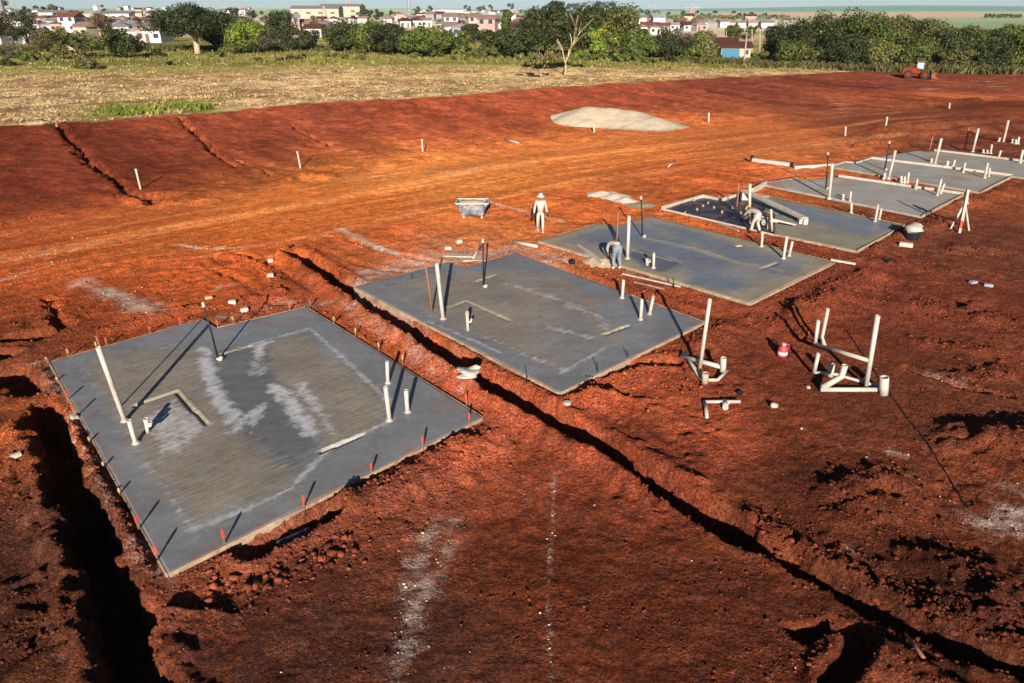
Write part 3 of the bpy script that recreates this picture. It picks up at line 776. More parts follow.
def build_slab(idx, step, paint, steps, label, boards, h_edge=.0, floor=-.25):
    s = SLAB_PX[idx]
    A, N1, N2, B, C, D = (s[k] for k in 'A N1 N2 B C D'.split())
    du = np.linalg.norm(C - D); dv = np.linalg.norm(D - A)
    ab = (B - A) / np.linalg.norm(B - A) ** 2
    u1 = float(np.dot(N1 - A, ab)); u2 = max(u1 + .012, float(np.dot(N2 - A, ab)))
    us = np.unique(np.r_[np.linspace(0, u1, max(2, int(u1 * du / step))), np.linspace(u1, u2, 4), np.linspace(u2, 1, max(2, int((1 - u2) * du / step)))])
    vs = np.linspace(0, 1, int(dv / step))
    top = np.array([[np.interp(q, [0, u1, u2, 1], [a, b, c, d]) for a, b, c, d in zip(A, N1, N2, B)] for q in us])
    bot = D[None] + (C - D)[None] * us[:, None]
    XYg = top[None] * (1 - vs)[:, None, None] + bot[None] * vs[:, None, None]     # v,u,2
    nu_, nv_ = len(us), len(vs)
    x = XYg[..., 0].ravel(); y = XYg[..., 1].ravel()
    U = np.tile(us * du, nv_); V = np.repeat(vs * dv, nu_)
    edge = poly_sd(x, y, s['poly'])
    colr, strk, bloom, wet = paint(x, y, U, V, edge)
    dust = .5 * sstep(.5, .72, fbm(x / .35, y / .35, 260 + idx, 4, .62)) * np.exp(edge / .35) + .16 * sstep(.55, .75, fbm(x / .9, y / .9, 270 + idx, 4, .65))
    colr = colr + (lin(150, 92, 68)[None] - colr) * np.clip(dust, 0, 1)[:, None]
    z = np.full(x.shape, SLAB_Z) + .012 * (fbm(x / 1.6, y / 1.6, 200 + idx, 3) - .5)
    for pl, w, dep, side in steps:      # a chase left by a form: groove on one side, a low lip on the other
        d, sg, _ = seg_dist(x, y, pl)
        sgd = d * sg * side
        z += np.where((sgd < 0) & (sgd > -w), -dep, 0) + np.where((sgd >= 0) & (sgd < w * 1.2), .3 * dep, 0)
        lipm = ((sgd >= -.01) & (sgd < w * 1.7) & (d < w * 1.7))[:, None]
        colr = np.where(lipm, KHAKI[None] * 1.15, colr)
    verts = np.column_stack([x, y, z])
    gi = np.arange(nu_ * nv_).reshape(nv_, nu_)
    faces = [tuple(q) for q in np.stack([gi[1:, :-1], gi[1:, 1:], gi[:-1, 1:], gi[:-1, :-1]], -1).reshape(-1, 4)]
    ring = list(gi[0, :]) + list(gi[1:, -1]) + list(gi[-1, -2::-1]) + list(gi[-2:0:-1, 0])
    n0 = len(verts); verts = np.concatenate([verts, np.column_stack([x[ring], y[ring], np.full(len(ring), floor)])])
    faces += [(ring[i], ring[(i + 1) % len(ring)], n0 + (i + 1) % len(ring), n0 + i) for i in range(len(ring))]
    me = bpy.data.meshes.new('concrete_slab')
    ctr = (A + B + C + D) / 4
    root = empty('concrete_slab', (ctr[0], ctr[1], 0))
    vv = verts - np.array([ctr[0], ctr[1], 0])
    me.from_pydata(vv.tolist(), [], faces); me.materials.append(CONC)
    me.polygons.foreach_set('use_smooth', [i < (nu_ - 1) * (nv_ - 1) for i in range(len(faces))])
    pad = len(ring)
    vcol(me, 'conc', np.concatenate([np.clip(colr, 0, 1), np.repeat(KHAKI[None] * .8, pad, 0)]))
    vcol(me, 'wear', np.concatenate([np.stack([strk, bloom, wet], 1), np.zeros((pad, 3))]))
    vcol(me, 'slabuv', np.concatenate([np.stack([U, V, 0 * U], 1), np.zeros((pad, 3))]))
    me.update()
    o = bpy.data.objects.new('slab_body', me); COL.objects.link(o); o.parent = root
    tag(root, label, 'concrete slab', 'house slabs cast in a row')
    for a, b_, h, th, mat in boards:
        a, b_ = (np.array(q) for q in (s[a] if isinstance(a, str) else a, s[b_] if isinstance(b_, str) else b_))
        d = (b_ - a) / np.linalg.norm(b_ - a); nrm = np.array([d[1], -d[0]])
        if np.dot(nrm, (a + b_) / 2 - ctr) < 0: nrm = -nrm
        L_ = np.linalg.norm(b_ - a); npc = max(1, round(L_ / 3.2))
        for i in range(npc):
            p0 = a + (b_ - a) * i / npc + d * .01; p1 = a + (b_ - a) * (i + 1) / npc - d * .01
            o0 = nrm * (th / 2 + .004 + random.uniform(0, .012)); o1 = nrm * (th / 2 + .004 + random.uniform(0, .012))
            j0, j1 = random.uniform(-.012, .012), random.uniform(-.012, .012)
            mb = MB().bar((*(p0 + o0), SLAB_Z + h - .13 + j0), (*(p1 + o1), SLAB_Z + h - .13 + j1), th, .26, 0)
            child(mb, 'form_board', mat, root)
    return root

def pz(pts): return [tuple(q) for q in XY(pts, SLAB_Z)]

def paint1(x, y, U, V, e):
    n = fbm(U / .9, V / .5, 301, 4, .6)
    c = GREY[None] * (.92 + .16 * n)[:, None]
    t1 = pz([(84, 364), (135, 350), (190, 345), (204, 356), (208, 385), (222, 405), (244, 440), (268, 455), (292, 466), (294, 486), (190, 527)])
    t2 = pz([(262, 346), (303, 332), (386, 401), (384, 418), (362, 436), (328, 448), (312, 432), (290, 400), (264, 372)])
    s1 = poly_sd(x, y, t1); s2 = poly_sd(x, y, t2); s = np.minimum(s1, s2)
    jag = .7 * (fbm(U / 1.1, V / .16, 303, 3, .6) - .5)
    inner = sstep(.32, -.32, s + jag)
    c = c + (TAN - c) * inner[:, None]
    sm = pz([(204, 352), (262, 346), (296, 410), (318, 446), (290, 462), (245, 432), (214, 392)])
    mid = sstep(.15, -.15, poly_sd(x, y, sm) + jag)
    c = c + (GREYD * .95 - c) * (mid * .9)[:, None]
    midw = np.exp(-(np.maximum(poly_sd(x, y, pz([(200, 350), (264, 344), (325, 440), (296, 474), (240, 440), (212, 392)])), 0) / .25) ** 2)
    bl = (.35 + .66 * midw) * np.exp(-((s - .05 + .35 * (fbm(U / .9, V / .3, 306, 3) - .5)) / .33) ** 2) * sstep(.27, .55, fbm(x / 1.3, y / 1.3, 305, 3))
    wp = pz([(145, 418), (176, 397), (208, 425), (182, 455), (160, 452)])
    bl = np.maximum(bl, .74 * sstep(.25, -.2, poly_sd(x, y, wp) + jag * .6))
    ws = pz([(80, 360), (135, 440), (200, 535), (186, 530), (120, 420)])
    bl = np.maximum(bl, .5 * sstep(.2, -.1, poly_sd(x, y, ws) + jag * .5))
    for pl in ([(250, 345), (310, 328), (345, 360), (388, 400)], [(190, 530), (250, 508), (296, 486)], [(292, 486), (330, 448), (392, 420)]):
        d, _, _ = seg_dist(x, y, np.array(pz(pl))); bl = np.maximum(bl, .72 * np.exp(-(d / .15) ** 2))
    for pl in ([(225, 432), (262, 405), (250, 432)], [(300, 385), (318, 410), (332, 432)]):
        d, _, _ = seg_dist(x, y, np.array(pz(pl))); bl = np.maximum(bl, .85 * np.exp(-((d + .3 * (fbm(U / .8, V / .25, 307, 3) - .3)) / .3) ** 2))
    bl = np.maximum(bl, .35 * sstep(.2, .6, n) * sstep(.5, .7, fbm(x / 2, y / 1.2, 309, 3)) * (1 - inner))
    return c, inner, np.clip(bl, 0, 1), 1 - inner * .8 - bl * .3

def paint2(x, y, U, V, e):
    n = fbm(U / .9, V / .5, 311, 4, .6)
    c = GREY[None] * (.88 + .2 * n)[:, None]
    t = pz([(380, 287), (430, 273), (505, 271), (560, 275), (600, 305), (612, 324), (630, 336), (567, 371), (520, 352), (440, 318)])
    s = poly_sd(x, y, t); jag = .6 * (fbm(U / 1.1, V / .2, 313, 3, .6) - .5)
    inner = sstep(.15, -.15, s + jag)
    patch = .35 + .65 * sstep(.38, .6, fbm(x / 2.2, y / 1.5, 315, 3))
    c = c + (TAN - c) * (inner * patch)[:, None]
    bl = .45 * np.exp(-(s / .22) ** 2) * sstep(.35, .6, fbm(x / 1.5, y / 1.5, 317, 3))
    for pl in ([(508, 284), (560, 300), (600, 318), (606, 330)], [(552, 328), (590, 338)]):
        d, _, _ = seg_dist(x, y, np.array(pz(pl))); bl = np.maximum(bl, .65 * np.exp(-((d + .35 * (fbm(x / .5, y / .5, 318, 3) - .3)) / .35) ** 2))
    for pl in ([(558, 374), (606, 348)], [(430, 322), (500, 352)]):
        d, _, _ = seg_dist(x, y, np.array(pz(pl))); bl = np.maximum(bl, .7 * np.exp(-(d / .12) ** 2))
    return c, inner * patch, np.clip(bl, 0, 1), 1 - inner * .7

def paint3(x, y, U, V, e):
    n = fbm(U / 1.2, V / .7, 321, 4, .6)
    c = KHAKI[None] * (.86 + .2 * n)[:, None]
    w1 = pz([(566, 238), (606, 229), (640, 226), (732, 262), (722, 274), (640, 246)])
    w2 = pz([(650, 222), (700, 232), (800, 266), (790, 275), (740, 262)])
    w3 = pz([(690, 262), (724, 272), (748, 284), (742, 292), (690, 286)])
    w4 = pz([(629, 254), (640, 249), (682, 262), (664, 272), (645, 268)])
    s = np.minimum(np.minimum(poly_sd(x, y, w1), poly_sd(x, y, w2)), np.minimum(poly_sd(x, y, w3), poly_sd(x, y, w4) - .1))
    jag = 1.0 * (fbm(U / 1.0, V / .5, 323, 3, .6) - .5)
    wet = sstep(.35, -.35, s + jag)
    mid = sstep(.5, .9, -e)
    c = c + (GREY * 1.06 - c) * (mid * .75)[:, None]
    c = c + (WETB - c) * wet[:, None]
    s4 = poly_sd(x, y, w4); c = c + (WETB * .7 - c) * (sstep(.05, -.05, s4))[:, None]
    d, _, _ = seg_dist(x, y, np.array(pz([(644, 238), (690, 248), (735, 262), (780, 270)]))); c = c + (KHAKI * 1.05 - c) * np.exp(-(d / .13) ** 2)[:, None]
    return c, (1 - wet) * .4, .12 * n * (1 - wet), np.clip(wet + mid * .4, 0, 1)

def paint4(x, y, U, V, e):
    n = fbm(U / 1.2, V / .7, 331, 4, .6)
    c = lin(138, 131, 112)[None] / KC * (.86 + .25 * n)[:, None]
    w1 = pz([(762, 198), (800, 206), (876, 222), (890, 228), (866, 236), (806, 222), (770, 212)])
    wet = sstep(.3, -.3, poly_sd(x, y, w1) + 1.2 * (fbm(U / 1.0, V / .6, 333, 3) - .5))
    c = c + (WETB * 1.1 - c) * wet[:, None]
    return c, .3 * (1 - wet), 0 * x, wet

def paint_far(shade, seed):
    def f(x, y, U, V, e):
        n = fbm(U / 1.4, V / .8, seed, 4, .6)
        c = DRYG[None] * shade * (.86 + .28 * n)[:, None]
        st = sstep(.55, .75, fbm(x / 1.5, y / 2, seed + 5, 3))
        c = c + (lin(170, 128, 104)[None] / KC - c) * (st * .55)[:, None]
        return c, np.full(x.shape, .15), 0 * x, np.full(x.shape, .3)
    return f

def gr(pts, w, dep, side): return (np.array(pz(pts)), w, dep, side)
def mid_(a, b, t): return a + (b - a) * t
S0, S1_, S2_, S3, S4, S5, S6 = SLAB_PX
slab1 = build_slab(0, .045, paint1, [gr([(136, 405), (177, 391), (207, 423)], .09, .06, 1), gr([(322, 451), (360, 435)], .09, .06, 1), gr([(222, 354), (250, 346)], .07, .04, 1)],
    'nearest grey concrete slab with white blotches, ringed by orange stakes', [('A', 'D', .006, .03, WOOD), ('D', 'C', .006, .03, WOOD), ('C', 'B', .006, .03, WOOD), ('A', 'N1', .006, .03, WOOD), ('N2', 'B', .006, .03, WOOD)])
slab2 = build_slab(1, .055, paint2, [gr([(447, 308), (466, 301), (509, 320)], .08, .025, 1), gr([(605, 334), (627, 326)], .09, .06, 1), gr([(476, 281.5), (495, 275)], .08, .04, 1)],
    'blue grey concrete slab second from the camera, beside the long trench', [('A', 'D', .006, .03, WOOD), ('D', 'C', .006, .03, WOOD), ('C', 'B', .006, .03, WOOD), ('A', 'N1', .006, .03, WOOD), ('N2', 'B', .006, .03, WOOD)])
slab3 = build_slab(2, .08, paint3, [gr([(636, 250), (681, 262)], .1, .035, -1), gr([(763, 268), (776, 263)], .1, .06, 1), gr([(650, 240), (690, 248), (735, 262)], .12, -.02, 1)],
    'wet smooth concrete slab with khaki rim behind the bending worker in jeans', [('A', 'D', .006, .035, WOOD), ('D', 'C', .006, .035, WOOD), ('C', 'B', .006, .03, WOOD), ('A', 'N1', .006, .03, WOOD), ('N2', 'B', .006, .03, WOOD)])

# the half poured slab: concrete stops at a ragged edge, the rest is still dark sheet in its form
s = SLAB_PX[3]



_full4 = {k: SLAB_PX[3][k].copy() for k in 'A N1 N2 B C D'.split()}
A4 = XY([(774, 234)], SLAB_Z)[0]; B4 = XY([(764, 195.5)], SLAB_Z)[0]
SLAB_PX[3].update(A=A4, B=B4, N1=A4 + (B4 - A4) * .5 + np.array([.25, .1]), N2=A4 + (B4 - A4) * .56 + np.array([-.2, 0]))
SLAB_PX[3]['poly'] = [SLAB_PX[3][k] for k in 'A N1 N2 B C D'.split()]
slab4 = build_slab(3, .12, paint4, [], 'half poured concrete slab with a pale beam lying across it', [('A', 'D', .0, .03, WOOD), ('D', 'C', .06, .03, WOOD), ('C', 'B', .02, .03, WOOD)])
B5 = XY([(839, 176.5)], SLAB_Z)[0]
slab5 = build_slab(4, .15, paint_far(1.0, 401), [], 'pale grey slab with white back board, nearest of the three dry ones', [('D', 'C', .08, .035, WOOD), ('B', 'C', .13, .12, PALEBOARD), ('A', 'N1', .02, .04, PALEBOARD)])
slab6 = build_slab(5, .15, paint_far(.97, 411), [], 'pale grey slab between two white boards, middle of the three dry ones', [('D', 'C', .08, .035, WOOD), ('B', 'C', .14, .12, PALEBOARD), ('A', 'N1', .06, .1, PALEBOARD), ('N1', 'N2', .06, .1, PALEBOARD), ('N2', 'B', .08, .1, PALEBOARD)])
slab7 = build_slab(6, .18, paint_far(.95, 421), [], 'pale grey slab at the right frame edge, farthest of the three dry ones', [('B', 'C', .13, .12, PALEBOARD)])

# empty half of the form: black sheet, spacers, boards
poly = [tuple(q) for q in (_full4['A'], _full4['N1'], _full4['N2'], _full4['B'], B4 + np.array([.1, .1]), A4)]
def plastic_mat():
    m, nt, b = new_mat('black_film'); N, L = nt.nodes.new, nt.links.new
    geo = N('ShaderNodeNewGeometry'); nz = N('ShaderNodeTexNoise'); nz.inputs['Scale'].default_value = 2.2; nz.inputs['Detail'].default_value = 7; nz.inputs['Distortion'].default_value = .6
    L(geo.outputs['Position'], nz.inputs['Vector'])
    cr = N('ShaderNodeValToRGB'); cr.color_ramp.elements[0].position = .42; cr.color_ramp.elements[0].color = (*lin_t(40, 34, 34), 1); cr.color_ramp.elements[1].position = .72; cr.color_ramp.elements[1].color = (*lin_t(112, 84, 76), 1)
    L(nz.outputs['Fac'], cr.inputs[0]); L(cr.outputs[0], b.inputs['Base Color']); b.inputs['Roughness'].default_value = .45
    bp = N('ShaderNodeBump'); bp.inputs['Distance'].default_value = .06; L(nz.outputs['Fac'], bp.inputs['Height']); L(bp.outputs['Normal'], b.inputs['Normal'])
    return m
FILM = plastic_mat()
lo = np.min(poly, 0); hi = np.max(poly, 0); st = .14
gx, gy = np.meshgrid(np.arange(lo[0], hi[0], st), np.arange(lo[1], hi[1], st)); ins = poly_sd(gx, gy, poly) < -.02
idx = -np.ones(gx.shape, int); mbf = MB()
zz = .10 + .05 * fbm(gx / .4, gy / .4, 501, 3)
for i, j in zip(*np.where(ins)):
    idx[i, j] = len(mbf.v); mbf.v.append((gx[i, j], gy[i, j], zz[i, j]))
for i in range(gx.shape[0] - 1):
    for j in range(gx.shape[1] - 1):
        q = (idx[i, j], idx[i, j + 1], idx[i + 1, j + 1], idx[i + 1, j])
        if min(q) >= 0: mbf.f.append(q); mbf.m.append(0)
c4 = Vector((*np.mean(poly, 0), 0))
film = mbf.build('plastic_sheet', FILM, None, c4, True)
tag(film, 'dark wrinkled plastic sheet laid in the unpoured half of a slab form', 'plastic sheet')
def lone_board(a, b, w, h, z, label, mat=PALEBOARD, name='form_board', cat='form board', group='boards of the unpoured form'):
    a = Vector((*a, z)); b = Vector((*b, z))
    o = MB().bar(a, b, w, h).build(name, mat, None, (a + b) / 2)
    return tag(o, label, cat, group)
lone_board(_full4['A'], _full4['N1'], .1, .3, .1, 'pale form board along the far left side of the plastic sheet')
lone_board(_full4['N1'], _full4['N2'], .09, .28, .1, 'short pale form board closing the notch behind the plastic sheet')
lone_board(_full4['N2'], _full4['B'] + np.array([.1, .1]), .1, .32, .11, 'pale form board running from the notch to the upright pipe')
lone_board(_full4['A'] + np.array([.05, -.05]), A4, .05, .2, .06, 'low pale form board along the near side of the plastic sheet')
SPCR = [(694, 200.5), (708, 203), (703, 206), (714, 207.5), (722, 212), (697, 209.5), (732, 208), (719, 197.5), (741, 213), (685, 213)]
SPM = simple('spacer_plastic', lin_t(176, 166, 112), .6, .15)
o0 = None
ordn = ['first', 'second', 'third', 'fourth', 'fifth', 'sixth', 'seventh', 'eighth', 'ninth', 'tenth', 'eleventh', 'twelfth', 'thirteenth', 'fourteenth', 'fifteenth', 'sixteenth', 'seventeenth', 'eighteenth', 'nineteenth', 'twentieth'] + ['twenty-' + q for q in ('first', 'second', 'third', 'fourth', 'fifth', 'sixth', 'seventh', 'eighth', 'ninth')] + ['thirtieth'] + ['thirty-' + q for q in ('first', 'second', 'third', 'fourth', 'fifth', 'sixth', 'seventh', 'eighth', 'ninth')] + ['fortieth']
for i, (a, b) in enumerate(sorted(SPCR)):
    p = P(a, b, .15)
    if o0 is None:
        o0 = MB().lathe((0, 0, 0), [(.07, 0), (.07, .02), (.03, .03), (.03, .07), (.055, .08), (.055, .095)], 10).build('rebar_spacer', SPM, None, (0, 0, 0)); o = o0
    else:
        o = o0.copy(); COL.objects.link(o)
    o.location = (p.x, p.y, .125)
    tag(o, f'small pale yellow spacer on the dark plastic sheet, {ordn[i]} from its left corner', 'spacer', 'spacers on the plastic sheet')

# ------------------------------------------------------------------ pipes standing in the slabs
PVC = simple('white_pvc_pipe', lin_t(186, 178, 164), .45, .08, 3, dirt=lin_t(160, 130, 106), spec=.4)
BLACKP = simple('black_conduit', lin_t(34, 34, 38), .5, .2, 5)
BROWNP = simple('rusty_conduit', lin_t(150, 96, 74), .7, .2, 5)
REDTIP = simple('red_spray_paint', lin_t(200, 74, 52), .7, .15, 6)
YELTIP = simple('yellow_spray_paint', lin_t(176, 146, 88), .7, .15, 6)
GREYST = simple('weathered_stake_wood', lin_t(130, 100, 80), .85, .3, 8)

def pipe(base, top, r, label, z=SLAB_Z, mat=PVC, group='white pipes standing in the slabs', name='standing_pipe', cat='pipe', collar=True, foot=None, rmin=0.0, lean_y=0.0):
    B = P(*base, z) if z is not None else G(*base)
    T = top_at(B, *top); T.y += lean_y
    if T.z < B.z + .08: T.z = B.z + .08
    d = (T - B).normalized()
    mb = MB().tube([B - d * .25, B + (T - B) * .5 + Vector((random.uniform(-.008, .008), 0, 0)), T], r, 12, hollow=.86)
    o = mb.build(name, mat, None, B, True)
    if collar:
        cm = MB().tube([B - d * .12, B + d * .05], r * 1.28, 12)
        cm.lathe(B, [(r * 2.0, -.02), (r * 1.8, .008), (r * 1.2, .016)], 12)
        child(cm, 'collar', mat if foot is None else foot, o)
    return tag(o, label, cat, group)

TALL, STUB = 'tall white pipes standing in the slabs', 'short white pipe stubs standing in the slabs'
pipe((125, 421), (98, 347), .06, 'tall white pipe leaning left near the left edge of the nearest slab', group=TALL)
pipe((136, 443), (129, 420), .055, 'knee high white pipe just below the tallest pipe of the nearest slab', group=STUB)
pipe((388, 383), (387, 361.5), .05, 'farthest of three white pipes near the right corner of the nearest slab', group=STUB)
pipe((389.5, 420.5), (385.4, 386.5), .055, 'longest of three white pipes near the right corner of the nearest slab', group=STUB)
pipe((407.7, 412), (406, 390), .055, 'rightmost of three white pipes near the right corner of the nearest slab', group=STUB)
pipe((443.2, 318.8), (436.7, 263.5), .065, 'tall white pipe at the left edge of the second slab', group=TALL)
pipe((622, 298), (623.5, 280), .055, 'white stub at the far right edge of the second slab, below the bending worker', group=STUB)
pipe((640.5, 319.5), (642, 299.5), .055, 'left white stub of a close pair near the right corner of the second slab', group=STUB)
pipe((649.5, 314), (653.5, 296), .055, 'right leaning white stub of a close pair near the right corner of the second slab', group=STUB)
pipe((627.4, 258.6), (629, 216), .07, 'tall white pipe beside the bending worker on the third slab', group=TALL)
pipe((653.5, 268), (654, 253), .055, 'white stub in the dark wet recess of the third slab', group=STUB)
pipe((761.5, 246.5), (762.5, 233), .055, 'lone white stub at the far right edge of the third slab', group=STUB)
pipe((783.5, 258.5), (787, 236.5), .06, 'taller of two white stubs near the right corner of the third slab', group=STUB)
pipe((789, 256), (792.5, 241.5), .055, 'shorter of two white stubs near the right corner of the third slab', group=STUB)
pipe((749, 224), (750, 184), .07, 'tall white pipe beside the worker in the yellow hat', z=.08, group=TALL)
pipe((851, 213), (851.5, 202.5), .06, 'white stub standing alone on the half poured slab near its back edge', group=STUB)
pipe((875, 221.5), (878, 204.5), .06, 'left leaning stub of the pair at the half poured slab right corner', group=STUB)
pipe((879, 219.5), (881.5, 208.5), .055, 'shorter right stub of the pair at the half poured slab right corner', group=STUB)
pipe((829, 198), (832.5, 164), .075, 'tall white pipe on the nearest of the three dry grey slabs', group=TALL)
pipe((843, 200), (843.5, 194), .06, 'squat cream stub left of its taller neighbour on the nearest dry slab', group=STUB)
pipe((850, 201), (851, 191.5), .06, 'upright white stub near the tall pipe of the nearest dry slab', group=STUB)
pipe((915.5, 189), (917.5, 179), .06, 'lone white stub at the white back board of the nearest dry slab', group=STUB)
pipe((937, 195.5), (941.5, 179), .06, 'longer left stub by the right corner of the nearest dry slab', group=STUB)
pipe((940.5, 193.5), (944.5, 183.5), .055, 'shorter right stub by the right corner of the nearest dry slab', group=STUB)
pipe((888.5, 178.5), (895.5, 150.5), .075, 'tall white pipe on the middle dry grey slab', group=TALL)
pipe((884, 178), (885, 173), .07, 'squat stub just left of the tall pipe of the middle dry slab', group=STUB)
pipe((901, 182), (901.5, 176), .07, 'left one of three stubs right of the middle slab tall pipe', group=STUB)
pipe((904.5, 182), (905, 176.5), .06, 'middle one of three stubs right of the middle slab tall pipe', group=STUB)
pipe((907.5, 182), (909, 172.5), .06, 'right and tallest of three stubs by the middle slab tall pipe', group=STUB)
pipe((963, 172.5), (965.5, 162.5), .06, 'lone white stub against the back board of the middle dry slab', group=STUB)
pipe((984.5, 178), (988, 163), .065, 'longer left stub by the right corner of the middle dry slab', group=STUB)
pipe((988.5, 176.5), (990, 168), .06, 'shorter right stub by the right corner of the middle dry slab', group=STUB)
pipe((935, 163), (941.5, 138.5), .08, 'tall white pipe on the farthest dry grey slab', group=TALL)
pipe((931, 162.5), (932, 158.5), .07, 'squat stub beside the tall pipe of the farthest dry slab', group=STUB)
pipe((947, 166), (948, 161), .085, 'fat stub right of the farthest slab tall pipe', group=STUB)
pipe((953, 166), (955, 160), .07, 'slim stub right of the fat one on the farthest dry slab', group=STUB)
pipe((998, 158.5), (1001, 150.5), .07, 'lone white stub at the back board of the farthest dry slab', group=STUB)
pipe((1020, 163), (1023, 150), .08, 'white stub cut by the right frame edge on the farthest dry slab', group=STUB)
PADG = 'white pipes standing in bare soil beyond the slabs'
pipe((972.5, 152.5), (978.5, 128.5), .085, 'tall white pipe in bare soil right behind the farthest slab', z=None, group=PADG)
pipe((983, 153.5), (983.5, 149.5), .07, 'left squat stub of two in the soil behind the farthest slab', z=None, group=PADG)
pipe((987, 153.5), (987.5, 150), .07, 'right squat stub of two in the soil behind the farthest slab', z=None, group=PADG)
pipe((990.5, 153.5), (992, 144.5), .07, 'slim upright stub in the soil behind the farthest slab', z=None, group=PADG)
pipe((1003, 142.5), (1008.5, 120.5), .09, 'tallest white pipe at top right, in soil beyond all slabs', z=None, group=PADG)
pipe((998.5, 142), (1000, 137.5), .08, 'squat stub left of the tallest top right pipe', z=None, group=PADG)
pipe((1012, 143.5), (1013, 139), .08, 'left stub of three at the right frame edge beyond the slabs', z=None, group=PADG)
pipe((1015.5, 144), (1016, 139.5), .08, 'middle stub of three at the right frame edge beyond the slabs', z=None, group=PADG)
pipe((1018, 144), (1019, 137), .08, 'right and tallest stub of three at the right frame edge beyond the slabs', z=None, group=PADG)
# side valves: a short riser with an elbow
def valve(base, top, r, label, z=SLAB_Z):
    B = P(*base, z); T = top_at(B, *top)
    mb = MB().tube([B - Vector((0, 0, .1)), T], r, 12, hollow=.8)
    o = mb.build('pipe_riser', PVC, None, B, True)
    e = MB().tube([B + (T - B) * .45, B + (T - B) * .45 + Vector((.1, -.01, .02)), B + (T - B) * .45 + Vector((.13, -.01, .12))], r * .8, 10, hollow=.8)
    child(e, 'elbow', PVC, o, True)
    c = MB().tube([B + (T - B) * .8, T + Vector((0, 0, .015))], r * 1.25, 12, hollow=.8); child(c, 'socket', PVC, o)
    return tag(o, label, 'pipe riser', 'risers with elbows in the slab recesses')
valve((147, 432), (146, 419), .05, 'short white riser with elbow in the white stained recess of the nearest slab')
valve((468, 330.5), (467, 312), .05, 'white riser with elbow beside the square outline on the second slab')
valve((647.5, 265), (647, 259), .06, 'white riser with elbow in the wet recess of the third slab')
# black electric conduits with a white foot
def conduit(base, top, r, label, z=SLAB_Z, mat=BLACKP, cat='conduit', foot=True, group='dark conduits standing in the slabs', lean_y=0.0, red=False):
    B = P(*base, z) if z is not None else G(*base); T = top_at(B, *top); T.y += lean_y
    o = MB().tube([B - Vector((0, 0, .1)), B.lerp(T, .5) + Vector((.012, 0, 0)), T], r, 8).build('electric_conduit', mat, None, B, True)
    if foot:
        child(MB().lump(B + Vector((.07, -.05, .05)), (.09, .08, .07), 3, .2), 'mortar_foot', PVC, o, True)
        child(MB().tube([T - (T - B).normalized() * .1, T + (T - B).normalized() * .04], r * 1.5, 8), 'end_cap', PVC, o)
    return tag(o, label, cat, group)
conduit((218.5, 359.5), (203, 303.5), .028, 'thin black conduit leaning left over the notch of the nearest slab')
conduit((483.4, 287), (482.8, 240), .03, 'thin black conduit standing upright at the notch of the second slab')
conduit((642.5, 237), (641, 197), .032, 'thin black conduit with white mortar foot on the third slab')
conduit((826, 189), (828, 153), .04, 'black conduit left of the tall pipe on the nearest dry slab')
conduit((884.5, 170), (889.5, 142), .045, 'black conduit left of the tall pipe on the middle dry slab')
BG = 'thin rusty conduits beside the tall pipes'
conduit((432.4, 312), (424, 256.5), .03, 'rusty brown conduit left of the tall pipe on the second slab', mat=BROWNP, foot=False, group=BG)
conduit((120.5, 407), (96, 336), .022, 'thin rusty conduit right behind the tall pipe of the nearest slab', mat=BROWNP, foot=False, group=BG)
conduit((616.5, 243.5), (618, 212), .035, 'rusty brown conduit rising behind the bending worker', mat=BROWNP, foot=False, group=BG)
conduit((736.5, 208), (739, 183), .04, 'rusty brown conduit in the plastic sheet form left of the worker', z=.05, mat=BROWNP, foot=False, group=BG)
conduit((929, 151), (933, 136), .045, 'rusty brown conduit left of the farthest dry slab tall pipe', mat=BROWNP, foot=False, group=BG, z=None)
conduit((964.5, 150), (969, 127.5), .05, 'rusty brown conduit left of the tall pipe behind the farthest slab', mat=BROWNP, foot=False, group=BG, z=None)
# bits of rebar sticking up at the rim of slab two and three
for i, (b, t, nm) in enumerate([((412, 279), (411, 274), 'back'), ((527, 381), (526, 371), 'near left'), ((627.5, 357), (627, 350), 'near right'), ((597.5, 371.5), (597, 362), 'near corner')]):
    conduit(b, t, .014, f'short thin rebar pin at the {nm} rim of the second slab', foot=False, group='rebar pins at the second slab rim', cat='rebar pin')
conduit((674, 287), (673, 278), .018, 'short thin rebar pin at the near rim of the third slab', foot=False, group='rebar pins at slab rims', cat='rebar pin')

# orange and yellow tipped stakes round the nearest slab
def edge_pts(pts): return pts
stakes = dict()
EDG = [('left', [(49, 361, 'y'), (60, 381, 'y'), (70, 400, 'r'), (79, 417, 'r'), (93, 441, 'y'), (107, 466, 'y'), (122, 492, 'y'), (141, 526, 'r'), (159, 557, 'r')], 'counted from the far end'),
       ('front', [(225, 541, 'r'), (303, 505, 'r'), (369, 471, 'r'), (420.5, 447, 'r'), (466, 424, 'r')], 'counted from the left'),
       ('right', [(464, 404, 'r'), (400, 364, 'y'), (377, 350, 'y'), (354, 336, 'y'), (333, 324, 'y')], 'counted from the right corner'),
       ('back', [(70, 356, 'y'), (98, 348, 'y'), (108, 345, 'r'), (151, 333, 'r'), (181, 325, 'r'), (218, 326.5, 'r'), (234, 323, 'y'), (289, 310, 'r'), (310, 306, 'r')], 'counted from the left')]
ctr1 = (SLAB_PX[0]['A'] + SLAB_PX[0]['B'] + SLAB_PX[0]['C'] + SLAB_PX[0]['D']) / 4
proto = {}
